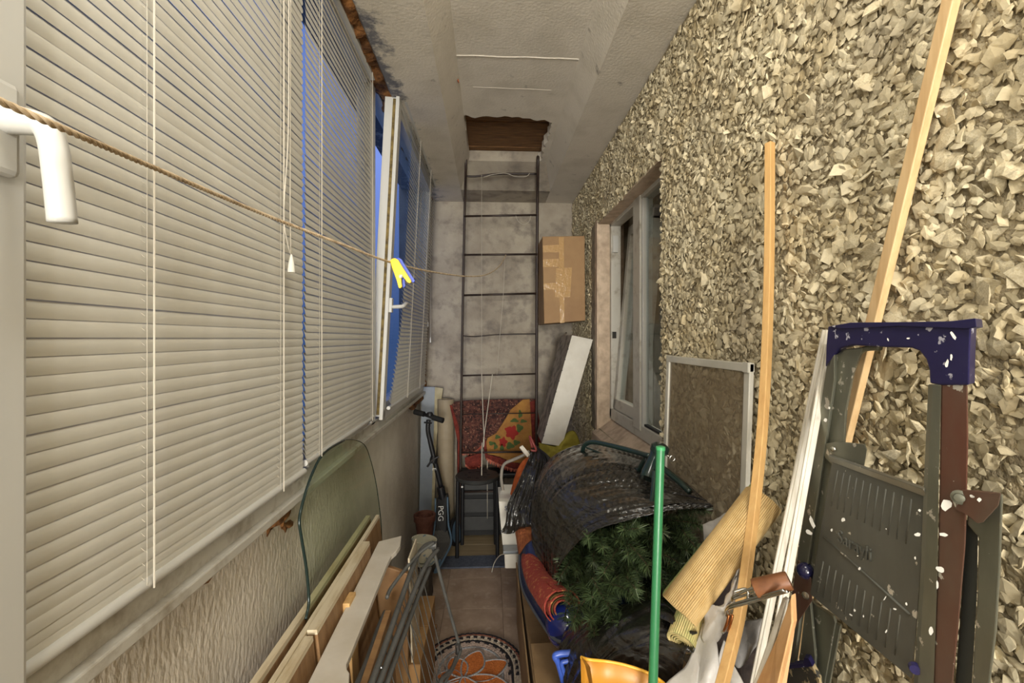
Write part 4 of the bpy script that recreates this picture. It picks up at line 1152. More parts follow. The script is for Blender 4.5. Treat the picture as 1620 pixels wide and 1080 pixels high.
# ------------------------------------------------------------------ crumpled cloth generator
def crumple(name, outline, depth, m, lbl, cat, amp=0.03, sc=14, parent=None, Yoff=0.0, n=46, seed=0, thick=0.003, bulge=0.05):
    """cloth stretched over a polygon outline (world points), bulging towards the viewer"""
    c = sum(outline, V((0, 0, 0))) / len(outline)
    pl = spline(outline + [outline[0]], 8)[:-1]
    rings = 16; K = len(pl); vs = []
    for j in range(rings + 1):
        t = j / rings
        for p in pl:
            q = lerp(c, p, t)
            f = 1 - t ** 2.2
            w = amp * (1 - abs(noise.noise(q * sc + V((seed, 0, 0)))) * 2.4) * (0.35 + 0.65 * f) + 0.4 * amp * noise.noise(q * sc * 2.7)
            vs.append(q + V((-0.25 * (bulge * f + w), -(bulge * f + w), 0.3 * (bulge * f))))
    fs = [(j * K + i, j * K + (i + 1) % K, (j + 1) * K + (i + 1) % K, (j + 1) * K + i) for j in range(rings) for i in range(K)]
    g = G().add(vs, fs)
    o = obj(name, g, m, parent, smooth=True, solid=thick)
    if parent is None: tag(o, lbl, cat)
    return o
ylc = mat('yellow_green_cloth', (164, 152, 58), 0.85, col2=(140, 128, 46), nscale=8)
crumple('yellow_cloth', [P(x, y, Y=2.85) for x, y in [(852, 700), (876, 704), (890, 690), (905, 681), (914, 690), (918, 715), (905, 740), (880, 745), (858, 730)]], 0.05, ylc, 'crumpled yellow green cloth under the long white box', 'cloth', 0.012, 22, seed=4, bulge=0.06)
o = obj('shelf_stack', G().box((0.33, 2.45, 0.0), (0.62, 3.05, 0.66)), mat('dark_covered_stack', (52, 48, 44), 0.8), bevel=0.02)
tag(o, 'dark covered stack under the yellow green cloth behind the black bag', 'stack')
org = mat('orange_cloth', (198, 100, 44), 0.85, col2=(170, 78, 34), nscale=10)
crumple('orange_cloth', [P(x, y, Y=2.45) for x, y in [(836, 722), (826, 730), (816, 750), (806, 790), (812, 800), (835, 790), (850, 750), (852, 722)]], 0.05, org, 'orange cloth wedged between the white carton and the black bag', 'cloth', 0.012, 25, seed=8, bulge=0.04)

# white cartons with printing left of the bag
Yc = 2.35
e = empty('white_carton', P(800, 860, Y=Yc), 'white carton with dark lettering left of the big black bag', 'box')
obj('carton_body', G().prism([P(x, y, Y=Yc) for x, y in [(789, 795), (810, 795), (840, 800), (836, 868), (795, 862)]], (0, 0.25, 0)), M['whitebox'], e, bevel=0.003)
obj('lid_flap', G().hexa([P(789, 795, Y=Yc), P(838, 797, Y=Yc), P(838, 768, Y=2.58), P(793, 768, Y=2.58)], [P(789, 793, Y=Yc), P(838, 795, Y=Yc), P(838, 766, Y=2.58), P(793, 766, Y=2.58)]), M['whitebox'], e, bevel=0.001)
text_obj('lettering', 'Suit', 0.030, P(805, 804, Y=Yc - 0.002), (1, 0, -0.06), (0, 0, 1), mat('navy_print', (40, 50, 96), 0.5), e)
Yc = 2.25
e = empty('small_white_box', P(805, 900, Y=Yc), 'small white box with grey lid at the left foot of the pile', 'box')
obj('carton_body', G().prism([P(x, y, Y=Yc) for x, y in [(798, 877), (822, 876), (822, 899), (799, 899)]], (0, 0.18, 0)), M['whitebox'], e, bevel=0.003)
obj('lid', G().hexa([P(796, 876, Y=Yc - 0.005), P(823, 875, Y=Yc - 0.005), P(823, 858, Y=2.42), P(795, 858, Y=2.42)], [P(796, 872, Y=Yc - 0.005), P(823, 871, Y=Yc - 0.005), P(823, 855, Y=2.42), P(795, 855, Y=2.42)]), mat('grey_lid', (126, 132, 136), 0.3, col2=(104, 108, 112), nscale=12), e, bevel=0.002)
obj('yellow_sticker', G().prism([P(x, y, Y=2.36) for x, y in [(800, 844), (810, 844), (810, 855), (800, 855)]], (0, 0.03, 0)), mat('amber_sticker', (176, 134, 40), 0.5), e)
o = obj('dark_step', G().box((0.155, 2.30, 0.0), (0.25, 2.56, P(800, 899, Y=Yc).z - 0.004)), mat('dark_grey_drawer', (44, 42, 40), 0.7), bevel=0.004)
tag(o, 'dark low drawer box carrying the small white box', 'box')
hose = mat('grey_hose', (134, 128, 118), 0.5)
o = obj('grey_hose', G().tube(spline([P(796, 778, Y=2.5), P(793, 755, Y=2.5), P(797, 735, Y=2.5), P(812, 727, Y=2.48), P(826, 721, Y=2.46), P(837, 714, Y=2.44)], 8), 0.0085, 12), hose, smooth=True)
tag(o, 'grey hose arching out of the white carton', 'hose')
o = obj('white_plastic_strip', G().bar(P(824, 706, Y=2.44), P(837, 722, Y=2.40), 0.022, 0.012), M['edge_white'], bevel=0.003)
tag(o, 'short white plastic strip sticking out above the grey hose', 'strip')
o = obj('white_wire', G().tube(spline([P(778, 905, Z=0.004), P(782, 890, Z=0.05), P(790, 879, Z=0.13), P(798, 876, Z=0.16)], 6), 0.0025, 8), M['cord'], smooth=True)
tag(o, 'white wire curling beside the small white box', 'wire')

# ------------------------------------------------------------------ cardboard box, blue tub, rolled red mat
M['card2'] = mat('worn_kraft_sheet', (156, 126, 88), 0.8, col2=(128, 100, 66), nscale=4, bump=0.5, bscale=12, bdist=0.01)
e = empty('cardboard_box', (0.3, 1.6, 0), 'large worn cardboard box on the floor under the blue tub', 'box')
obj('carton_body', G().hexa([(0.135, 1.12, 0), (0.60, 1.12, 0), (0.60, 2.08, 0), (0.135, 2.08, 0)], [(0.125, 1.15, 0.50), (0.60, 1.15, 0.50), (0.60, 2.05, 0.46), (0.125, 2.05, 0.46)]), M['card2'], e, bevel=0.004)
obj('flap', G().hexa([(0.118, 1.30, 0.30), (0.123, 1.30, 0.30), (0.123, 2.0, 0.22), (0.118, 2.0, 0.22)], [(0.108, 1.2, 0.51), (0.113, 1.2, 0.51), (0.122, 2.05, 0.47), (0.117, 2.05, 0.47)]), M['card2'], e, bevel=0.001)
obj('flap', G().hexa([(0.128, 1.15, 0.50), (0.28, 1.15, 0.503), (0.30, 1.45, 0.505), (0.13, 1.45, 0.50)], [(0.128, 1.15, 0.504), (0.28, 1.15, 0.507), (0.30, 1.45, 0.509), (0.13, 1.45, 0.504)]), M['card2'], e)
# blue tub: shallow basin standing on its side with a grey rim
bt = mat('navy_blue_plastic', (28, 38, 78), 0.22, coat=0.3)
gr = mat('grey_rubber_rim', (74, 78, 84), 0.5)
rim = [P(x, y, Y=Y) for x, y, Y in [(822, 878, 1.75), (822, 905, 1.65), (827, 932, 1.55), (840, 958, 1.42), (856, 984, 1.32), (872, 1006, 1.24), (890, 1016, 1.20), (912, 1020, 1.19), (940, 1018, 1.18)]]
rim = spline(rim, 6)
e = empty('blue_tub', V((0.25, 1.45, 0.5)), 'navy blue plastic tub with grey rim under the rolled red mat', 'tub')
prof = [(0.0, 0.0), (0.03, 0.03), (0.07, 0.045), (0.13, 0.05), (0.22, 0.055), (0.32, 0.05)]
g = G(); k = len(prof); vs = []
for p in rim:
    for u, w in prof:
        vs.append(p + V((u * 0.9, u * 0.45, w + u * 0.12)))
fs = [(i * k + j, i * k + j + 1, (i + 1) * k + j + 1, (i + 1) * k + j) for i in range(len(rim) - 1) for j in range(k - 1)]
obj('tub_shell', G().add(vs, fs), bt, e, smooth=True, solid=0.004)
obj('rim', G().tube(rim, 0.0045, 10), gr, e, smooth=True)
vs = []
for i, p in enumerate(rim):
    for u, w in ((0.0, -0.002), (0.03, -0.045), (0.09, -0.08), (0.2, -0.10)):
        vs.append(p + V((u * 0.9 + 0.002, u * 0.5, w)))
fs = [(i * 4 + j, i * 4 + j + 1, (i + 1) * 4 + j + 1, (i + 1) * 4 + j) for i in range(len(rim) - 1) for j in range(3)]
obj('lower_shell', G().add(vs, fs), mat('black_blue_plastic', (30, 34, 48), 0.4), e, smooth=True, solid=0.004)
obj('ball_dome', G().lathe(P(905, 985, Y=1.23) + V((0.0, 0.05, -0.05)), [(0.0005, 0.085), (0.025, 0.08), (0.045, 0.066), (0.058, 0.045), (0.062, 0.02), (0.060, 0.0)], 28, axis=(-0.25, -0.45, 0.8)), mat('glossy_blue', (28, 42, 112), 0.12, coat=0.5), e, smooth=True)

rdm = mat('red_mottled_mat', (160, 62, 50), 0.85, col2=(204, 140, 84), nscale=70, lo=0.56, hi=0.66, bump=0.8, bscale=110)
orm = mat('orange_ribbed_mat', (188, 112, 62), 0.85, col2=(146, 76, 44), nscale=40, stretch=(3, 0.4, 3), bump=0.6, bscale=60)
olv = mat('olive_mat_underside', (92, 78, 40), 0.9)
e = empty('rolled_mat', (0.17, 1.6, 0.65), 'rolled red and orange mat lying along the left edge of the pile', 'mat')
ax = [P(834, 842, Y=2.02), P(838, 872, Y=1.82), P(850, 912, Y=1.56), P(868, 938, Y=1.38), P(890, 960, Y=1.26)]
axs = spline(ax, 8); K = 28; vs = []; N = len(axs)
for i, p in enumerate(axs):
    t = (axs[min(i + 1, N - 1)] - axs[max(i - 1, 0)]).normalized()
    u = V((1, 0, 0)); u = (u - t * u.dot(t)).normalized(); w = u.cross(t)
    r = 0.052 - 0.010 * math.sin(i / (N - 1) * PI)
    for k in range(K):
        a = 2 * PI * k / K
        vs.append(p + u * math.cos(a) * r + w * math.sin(a) * r * 0.85)
half = int(N * 0.34)
def tube_part(i0, i1): return [(i * K + k, i * K + (k + 1) % K, (i + 1) * K + (k + 1) % K, (i + 1) * K + k) for i in range(i0, i1) for k in range(K)]
obj('mat_body', G().add(vs[:(half + 1) * K], tube_part(0, half)), orm, e, smooth=True, solid=0.003)
obj('mat_body', G().add(vs[half * K:], [tuple(q - half * K for q in f) for f in tube_part(half, N - 1)]), rdm, e, smooth=True, solid=0.003)
def roll_end(c, axis, r0, r1, turns, th, L, flat, m, name, par, u=(1, 0, 0), n=110, inward=0.0):
    axis = V(axis).normalized(); u = V(u); u = (u - axis * u.dot(axis)).normalized(); w = u.cross(axis)
    g = G(); vs = []
    for i in range(n + 1):
        a = 2 * PI * turns * i / n; r = r0 + (r1 - r0) * i / n
        d = u * math.cos(a) + w * math.sin(a) * flat
        sh = axis * (inward * (1 - i / n))
        vs += [c + d * r + sh, c + d * (r - th) + sh, c + d * (r - th) + axis * L, c + d * r + axis * L]
    fs = [(i * 4 + j, i * 4 + (j + 1) % 4, i * 4 + 4 + (j + 1) % 4, i * 4 + 4 + j) for i in range(n) for j in range(4)]
    fs += [(3, 2, 1, 0), (n * 4, n * 4 + 1, n * 4 + 2, n * 4 + 3)]
    return obj(name, g.add(vs, fs), m, par, auto=40)
tax = (axs[-3] - axs[-1]).normalized()
roll_end(axs[-1] - tax * 0.008, tax, 0.020, 0.055, 2.3, 0.004, 0.10, 0.85, rdm, 'rolled_end', e)
roll_end(axs[-1] - tax * 0.004, tax, 0.026, 0.046, 1.4, 0.0025, 0.09, 0.85, olv, 'underside', e)

# ------------------------------------------------------------------ big black bag over the artificial tree
bagm = bpy.data.materials.new('black_bin_bag'); bagm.use_nodes = True
nt = bagm.node_tree; bs = nt.nodes['Principled BSDF']
bs.inputs['Base Color'].default_value = s2l((36, 34, 31)); bs.inputs['Roughness'].default_value = 0.19; bs.inputs['Coat Weight'].default_value = 0.5; bs.inputs['Coat Roughness'].default_value = 0.12
bs.inputs['Specular IOR Level'].default_value = 0.6
tcn = nt.nodes.new('ShaderNodeTexCoord')
mp = nt.nodes.new('ShaderNodeMapping'); mp.inputs['Scale'].default_value = (3.2, 1.6, 12); mp.inputs['Rotation'].default_value = (0.3, 0.55, 0.5)
nt.links.new(tcn.outputs['Object'], mp.inputs[0])
n1 = nt.nodes.new('ShaderNodeTexNoise'); n1.inputs['Scale'].default_value = 2.2; n1.inputs['Detail'].default_value = 2.5; n1.inputs['Distortion'].default_value = 0.6
nt.links.new(mp.outputs[0], n1.inputs['Vector'])
n2 = nt.nodes.new('ShaderNodeTexNoise'); n2.inputs['Scale'].default_value = 26; n2.inputs['Detail'].default_value = 4; n2.inputs['Distortion'].default_value = 1.5
nt.links.new(tcn.outputs['Object'], n2.inputs['Vector'])
am = nt.nodes.new('ShaderNodeMath'); am.operation = 'MULTIPLY_ADD'; am.inputs[1].default_value = 0.10
nt.links.new(n2.outputs['Fac'], am.inputs[0]); nt.links.new(n1.outputs['Fac'], am.inputs[2])
bp = nt.nodes.new('ShaderNodeBump'); bp.inputs['Strength'].default_value = 1.0; bp.inputs['Distance'].default_value = 0.035
nt.links.new(am.outputs[0], bp.inputs['Height']); nt.links.new(bp.outputs[0], bs.inputs['Normal'])
M['bag'] = bagm

# hood: surface between a ridge line (far/top) and a hem line (near/bottom), both in pixels with depth
def lerp_line(line, n):
    pts = spline([P(x, y, Y=Y) for x, y, Y in line], 12)
    L = [0]
    for i in range(1, len(pts)): L.append(L[-1] + (pts[i] - pts[i - 1]).length)
    out = []; j = 0
    for k in range(n + 1):
        s = L[-1] * k / n
        while j < len(L) - 2 and L[j + 1] < s: j += 1
        t = (s - L[j]) / max(1e-9, L[j + 1] - L[j])
        out.append(pts[j].lerp(pts[j + 1], min(1, t)))
    return out
def loft(name, lines, m, par, n=120, sub=14, amp=0.012, seed=0, foldn=30, thick=0.002, skew=0.0):
    rows = [lerp_line(l, n) for l in lines]
    vs = []; J = (len(rows) - 1) * sub
    for j in range(J + 1):
        t = j / sub; r = min(int(t), len(rows) - 2); f = t - r
        for i in range(n + 1):
            p0 = rows[max(r - 1, 0)][i]; p1 = rows[r][i]; p2 = rows[r + 1][i]; p3 = rows[min(r + 2, len(rows) - 1)][i]
            q = 0.5 * ((2 * p1) + (p2 - p0) * f + (2 * p0 - 5 * p1 + 4 * p2 - p3) * f * f + (3 * p1 - p0 - 3 * p2 + p3) * f ** 3)
            fold = abs(noise.noise(V((i / n * foldn + skew * t + 0.8 * noise.noise(q * 6), t * 0.6 + seed, seed))))
            fold2 = abs(noise.noise(V((i / n * foldn * 2.6 + 2.6 * skew * t, t * 1.2 + seed, seed + 4))))
            cr = noise.noise(q * 17 + V((seed, 0, 0)))
            d = amp * (1.2 - 3.0 * fold - 0.5 * fold2 + 0.2 * cr)
            v = (q - EYE).normalized()
            vs.append(q - V((0.3, 0.75, -0.5)).normalized() * d * (1.0))
    k = n + 1
    fs = [(j * k + i, j * k + i + 1, (j + 1) * k + i + 1, (j + 1) * k + i) for j in range(J) for i in range(n)]
    return obj(name, G().add(vs, fs), m, par, smooth=True, solid=thick)
e = empty('black_bag', (0.35, 1.5, 0.6), 'big black plastic bag pulled like a hood over the artificial tree', 'bag')
L0 = [(850, 760, 2.15), (880, 722, 2.15), (930, 703, 2.05), (990, 712, 1.85), (1045, 735, 1.62), (1080, 760, 1.45), (1100, 780, 1.30)]
L1 = [(846, 770, 1.95), (872, 726, 1.98), (925, 704, 1.88), (985, 715, 1.70), (1040, 742, 1.50), (1085, 768, 1.36), (1112, 788, 1.24)]
L2 = [(846, 800, 1.78), (862, 752, 1.72), (910, 728, 1.62), (975, 735, 1.50), (1035, 762, 1.38), (1085, 782, 1.28), (1120, 795, 1.18)]
L3 = [(852, 850, 1.66), (860, 800, 1.55), (898, 775, 1.42), (965, 778, 1.32), (1030, 788, 1.24), (1085, 793, 1.20), (1126, 800, 1.14)]
L4 = [(864, 905, 1.55), (872, 862, 1.44), (896, 830, 1.32), (955, 815, 1.22), (1025, 808, 1.17), (1085, 800, 1.14), (1128, 801, 1.12)]
L5 = [(874, 968, 1.42), (878, 930, 1.38), (890, 888, 1.30), (930, 846, 1.20), (985, 826, 1.15), (1060, 808, 1.12), (1122, 804, 1.11)]
loft('bag_hood', [L0, L1, L2, L3, L4, L5], M['bag'], e, n=260, amp=0.009, foldn=14, seed=2, skew=4.5)
B0 = [(872, 726, 2.0), (862, 745, 2.0), (856, 780, 1.95), (850, 830, 1.85), (850, 880, 1.7), (862, 920, 1.6), (880, 955, 1.48)]
B1 = [(868, 740, 1.92), (850, 760, 1.92), (842, 800, 1.86), (842, 850, 1.76), (850, 895, 1.64), (866, 930, 1.54), (884, 962, 1.44)]
B2 = [(880, 740, 1.80), (868, 770, 1.75), (866, 800, 1.70), (870, 850, 1.62), (880, 895, 1.52), (892, 930, 1.46), (905, 960, 1.40)]
loft('bag_side', [B0, B1, B2], M['bag'], e, n=120, amp=0.006, foldn=12, seed=9, skew=1.5)
# gathered tail of the bag falling to the left
T0 = [(846, 706, 2.30), (848, 706, 2.28), (850, 707, 2.26), (852, 708, 2.24), (854, 710, 2.22)]
T1 = [(838, 722, 2.28), (843, 724, 2.22), (850, 728, 2.18), (860, 730, 2.16), (874, 730, 2.14)]
T2 = [(822, 760, 2.20), (830, 765, 2.12), (845, 770, 2.06), (858, 772, 2.04), (870, 772, 2.02)]
T3 = [(806, 790, 2.15), (818, 800, 2.05), (835, 808, 1.98), (850, 812, 1.94), (862, 815, 1.92)]
T4 = [(800, 825, 2.12), (812, 828, 2.02), (830, 832, 1.95), (846, 832, 1.90), (860, 830, 1.88)]
T5 = [(793, 842, 2.12), (808, 845, 2.04), (824, 836, 1.98), (840, 828, 1.94), (856, 826, 1.90)]
loft('bag_tail', [T0, T1, T2, T3, T4, T5], M['bag'], e, n=90, sub=16, amp=0.011, foldn=14, seed=5)
obj('tie', G().tube(spline([P(842, 708, Y=2.25), P(838, 690, Y=2.25), P(843, 700, Y=2.22), P(848, 712, Y=2.22), P(840, 712, Y=2.22)], 6), 0.006, 8), mat('dark_red_tie', (124, 50, 44), 0.5), e, smooth=True)
obj('bag_core', G().lathe((0.40, 1.72, 0.50), [(0.10, 0.0), (0.18, 0.12), (0.20, 0.25), (0.18, 0.36), (0.12, 0.44), (0.03, 0.48)], 24), M['black_rubber'], e, smooth=True)

# artificial tree under the hood
ndl = mat('dark_green_needles', (76, 92, 56), 0.42, col2=(50, 66, 42), nscale=30, island=0.5)
stem = mat('brown_wire_stem', (70, 60, 40), 0.8)
e = empty('artificial_tree', (0.33, 1.25, 0.45), 'dark green artificial fir tree sticking out of the black bag', 'christmas tree')
rt = random.Random(21)
def branch_mesh(seed):
    r = random.Random(seed); g = G(); L = 0.15
    pts = [V((0, 0, 0)), V((0, 0.01, L * 0.35)), V((0, 0.02, L * 0.7)), V((0, 0.02, L))]
    sm = spline(pts, 4)
    vs, fs = [], []
    for k in range(210):
        t = (k + r.random()) / 210
        p = sm[min(int(t * (len(sm) - 1)), len(sm) - 1)].lerp(sm[min(int(t * (len(sm) - 1)) + 1, len(sm) - 1)], (t * (len(sm) - 1)) % 1)
        a = r.uniform(0, 2 * PI); l = r.uniform(0.030, 0.046) * (1.0 - 0.25 * t)
        out = V((math.cos(a), math.sin(a), r.uniform(0.55, 1.2))).normalized()
        s = out.cross(V((r.random(), r.random(), r.random()))).normalized() * 0.0011
        w = out.cross(s).normalized() * 0.0008
        q = p + out * l + V((0, 0, 0)); b = len(vs)
        mid = p + out * l * 0.55
        vs += [p + s, p - s, p + w, mid + s, mid - s, mid + w * 1.4, q]
        fs += [(b, b + 1, b + 4, b + 3), (b + 1, b + 2, b + 5, b + 4), (b + 2, b, b + 3, b + 5), (b + 3, b + 4, b + 6), (b + 4, b + 5, b + 6), (b + 5, b + 3, b + 6)]
    g.add(vs, fs)
    gs = G().tube(sm, [0.0022] * len(sm), 6)
    me = new_mesh('needles', g.v, g.f, ndl)
    ms = new_mesh('branch', gs.v, gs.f, stem)
    return ms, me
BM = [branch_mesh(k) for k in range(5)]
eloc = WORLD[e.name]
spots = []
# hand placed near ones (pixel of the tip, depth) and filler behind
core = V((0.36, 1.52, 0.86))
front = [(905, 985, 1.22), (890, 950, 1.28), (880, 925, 1.33), (900, 900, 1.26), (925, 862, 1.20), (955, 985, 1.12), (975, 995, 1.10), (985, 930, 1.06), (965, 900, 1.08), (1000, 868, 1.08),
         (1010, 965, 1.05), (1035, 985, 1.02), (1050, 935, 1.02), (1065, 895, 1.03), (1080, 860, 1.06), (1100, 835, 1.08), (1112, 870, 1.04), (1095, 915, 1.0), (1060, 845, 1.10), (940, 940, 1.15),
         (925, 915, 1.18), (948, 875, 1.15), (980, 845, 1.14), (1030, 905, 1.03), (1020, 840, 1.10), (915, 965, 1.19), (1075, 950, 1.0), (1000, 900, 1.10), (960, 955, 1.10), (890, 985, 1.25), (1110, 890, 1.05), (990, 985, 1.08)]
for x, y, Y in front: spots.append((P(x, y, Y=Y), 1.0))
for x, y, Y in [(905, 975, 1.04), (918, 985, 1.02), (952, 1000, 0.99), (968, 1008, 0.98), (982, 1000, 0.97), (940, 972, 1.0), (962, 985, 0.98), (925, 950, 1.06), (1000, 955, 0.97), (1015, 940, 0.96)]: spots.append((P(x, y, Y=Y), 1.0))
for k in range(150):
    x = rt.uniform(880, 1118); y = rt.uniform(815, 1000)
    if (x < 900 and y < 890) or (x < 960 and y < 850) or (x < 1000 and y < 835): continue
    spots.append((P(x, y, Y=1.14 + rt.uniform(0.0, 0.28) + (0.12 if x < 930 else 0)), 1.0))
for i, (tip, sc) in enumerate(spots):
    if tip.x > 0.60: tip.x = 0.60
    d = (tip - core).normalized() + V((rt.uniform(-0.5, 0.35), rt.uniform(-0.35, 0.25), rt.uniform(-0.45, 0.3)))
    d.normalize()
    s = rt.uniform(0.75, 1.05)
    ms, mn = BM[i % 5]
    b = bpy.data.objects.new('branch', ms); COL.objects.link(b); b.parent = e
    R3 = d.to_track_quat('Z', 'Y').to_matrix().to_4x4() @ Matrix.Rotation(rt.uniform(0, 6.28), 4, 'Z')
    b.matrix_local = Matrix.Translation(tip - d * 0.15 * s - eloc) @ R3 @ Matrix.Diagonal((s, s, s, 1))
    c = bpy.data.objects.new('needles', mn); COL.objects.link(c); c.parent = b
obj('trunk', G().tube([(0.55, 1.25, 0.95), (0.36, 1.55, 0.84), (0.22, 1.9, 0.72)], 0.018, 12), mat('green_trunk', (36, 48, 36), 0.6), e, smooth=True)

# metal tree stand on top of the bag
gt = mat('dark_green_enamel', (26, 44, 40), 0.22, coat=0.3)
stl = mat('bright_steel', (190, 190, 184), 0.22, 1.0)
e = empty('tree_stand', P(1020, 770, Y=1.35), 'dark green tubular tree stand lying on top of the black bag', 'tree stand')
obj('stand_leg', G().tube(spline([P(921, 716, Y=1.72), P(925, 704, Y=1.70), P(938, 699, Y=1.66), P(965, 704, Y=1.58), P(1000, 713, Y=1.48), P(1028, 721, Y=1.38)], 8), 0.0085, 12), gt, e, smooth=True)
obj('stand_leg', G().tube(spline([P(1046, 738, Y=1.34), P(1068, 756, Y=1.28), P(1092, 778, Y=1.22)], 6), 0.0085, 12), gt, e, smooth=True)
obj('stand_leg', G().tube(spline([P(1036, 745, Y=1.28), P(1034, 775, Y=1.24), P(1030, 800, Y=1.2), P(1020, 815, Y=1.18)], 6), 0.008, 12), gt, e, smooth=True)
obj('brace', G().tube([P(1022, 722, Y=1.42), P(1010, 744, Y=1.44)], 0.007, 10), gt, e)
obj('brace', G().tube([P(928, 708, Y=1.70), P(975, 726, Y=1.58), P(1015, 745, Y=1.44)], 0.0035, 8), gt, e)
obj('socket', G().lathe(P(1024, 757, Y=1.34), [(0.022, 0.0), (0.024, 0.012), (0.021, 0.07), (0.024, 0.10)], 20, axis=(P(1040, 712, Y=1.38) - P(1022, 757, Y=1.34)).normalized()), gt, e, auto=40)
obj('collar', G().lathe(P(1042, 716, Y=1.30), [(0.020, 0.0), (0.026, 0.004), (0.026, 0.02), (0.018, 0.026)], 20, axis=(0.2, -0.2, 1)), gt, e, auto=40)
g = G().tube([P(1050, 718, Y=1.28), P(1059, 722, Y=1.26)], 0.0022, 8)
c = P(1063.5, 725, Y=1.255)
g.tube([c + V((math.cos(a) * 0.0072, 0, math.sin(a) * 0.0078)) for a in np.linspace(0, 2 * PI, 17)[:-1]], 0.0018, 8, closed=True)
obj('eye_screw', g, stl, e, smooth=True)
g = G().tube([P(1031, 703, Y=1.34), P(1040, 710, Y=1.33)], 0.005, 8)
obj('eye_screw', g, stl, e)

# green pole
o = obj('green_pole', G().tube([P(1045, 709, Y=0.84), P(1033, 1080, Y=0.77), V((0.215, 0.71, 0.01))], 0.0080, 16), mat('green_coated_tube', (50, 120, 76), 0.35), auto=50)
tag(o, 'straight bright green coated pole standing before the bag', 'pole')
obj('pole_end', G().lathe(P(1045, 709, Y=0.84), [(0.0086, -0.003), (0.0086, 0.003), (0.006, 0.004)], 16), mat('green_cap', (70, 160, 104), 0.3), o, auto=40)

# ------------------------------------------------------------------ lower black bag, yellow bucket, blue basket
e = empty('black_bag', (0.26, 0.95, 0.4), 'lower black plastic bag holding the straw mats and yellow bucket', 'bag')
C0 = [(893, 1000, 1.18), (930, 975, 1.14), (980, 958, 1.08), (1040, 950, 1.0), (1075, 975, 0.93), (1103, 998, 0.88)]
C1 = [(885, 1030, 1.12), (925, 1005, 1.04), (985, 985, 0.97), (1040, 985, 0.92), (1078, 1000, 0.88), (1105, 1005, 0.85)]
C2 = [(893, 1080, 1.04), (930, 1045, 0.97), (985, 1020, 0.92), (1040, 1015, 0.88), (1075, 1030, 0.85), (1098, 1030, 0.83)]
C3 = [(888, 1150, 1.0), (930, 1110, 0.95), (985, 1080, 0.91), (1035, 1060, 0.87), (1062, 1060, 0.85), (1080, 1050, 0.83)]
C4 = [(890, 1400, 1.0), (930, 1400, 0.97), (985, 1380, 0.94), (1030, 1350, 0.9), (1050, 1350, 0.88), (1060, 1300, 0.86)]
loft('bag_body', [C0, C1, C2, C3, C4], M['bag'], e, n=150, sub=14, amp=0.006, foldn=7, seed=31, skew=2.0)
D0 = [(1040, 950, 1.04), (1060, 960, 1.0), (1085, 990, 0.96), (1104, 1000, 0.90)]
D1 = [(1044, 962, 0.93), (1060, 968, 0.90), (1082, 992, 0.86), (1103, 999, 0.84)]
D2 = [(1044, 978, 0.90), (1062, 986, 0.87), (1082, 1005, 0.85), (1103, 1002, 0.83)]
loft('bag_hem', [D0, D1, D2], M['bag'], e, n=60, sub=8, amp=0.002, foldn=5, seed=3)
ym = mat('yellow_orange_plastic', (206, 144, 48), 0.4, col2=(190, 128, 40), nscale=5)
e = empty('yellow_bucket', (0.27, 0.80, 0.3), 'yellow orange plastic bucket standing inside the lower black bag', 'bucket')
rimp = spline([P(x, y, Y=Y) for x, y, Y in [(919, 1039, 0.86), (932, 1043, 0.85), (960, 1046, 0.85), (990, 1052, 0.84), (1020, 1062, 0.83), (1042, 1074, 0.82), (1056, 1086, 0.80)]], 8)
vs = []
for i, p in enumerate(rimp):
    s = i / (len(rimp) - 1)
    for h, r_ in ((0.0, 0.0), (-0.05, -0.004), (-0.12, -0.01), (-0.25, -0.02), (-0.45, -0.03)):
        vs.append(p + V((0.02 * (0.5 - s) * (-h) * 4, 0.06 * math.sin(s * PI) * 0 - r_, h)))
fs = [(i * 5 + j, i * 5 + j + 1, (i + 1) * 5 + j + 1, (i + 1) * 5 + j) for i in range(len(rimp) - 1) for j in range(4)]
obj('bucket_wall', G().add(vs, fs), ym, e, smooth=True, solid=0.003)
obj('bucket_rim', G().tube(rimp, 0.0028, 8), mat('yellow_rim', (240, 182, 62), 0.35), e, smooth=True)
f0 = [P(925, 1046, Y=0.86), P(932, 1060, Y=0.83), P(940, 1080, Y=0.80), P(950, 1110, Y=0.78)]
g = G().prism([P(919, 1039, Y=0.858), P(934, 1056, Y=0.80), P(939, 1090, Y=0.785), P(942, 1200, Y=0.785), P(936, 1200, Y=0.80), P(932, 1080, Y=0.82), P(926, 1052, Y=0.84)], (0, 0.004, 0))
obj('bucket_edge', g, ym, e)
bb = mat('mid_blue_plastic', (58, 88, 176), 0.35)
e = empty('blue_basket', P(890, 1080, Y=1.05), 'blue plastic basket handle beside the lower black bag', 'basket')
ho = spline([P(x, y, Y=1.06) for x, y in [(900, 1130), (893, 1085), (884, 1050), (878, 1038), (886, 1034), (898, 1033), (910, 1031)]], 6)
obj('basket_frame', G().tube(ho, 0.0075, 10), bb, e, smooth=True)
obj('basket_frame', G().tube(spline([P(x, y, Y=1.05) for x, y in [(910, 1120), (900, 1085), (889, 1052), (896, 1046), (912, 1044)]], 6), 0.005, 10), bb, e, smooth=True)
obj('basket_wall', G().prism([P(x, y, Y=1.08) for x, y in [(886, 1042), (912, 1040), (918, 1130), (900, 1130)]], (0, 0.006, 0)), mat('deep_blue_plastic', (36, 54, 120), 0.4), e, bevel=0.002)

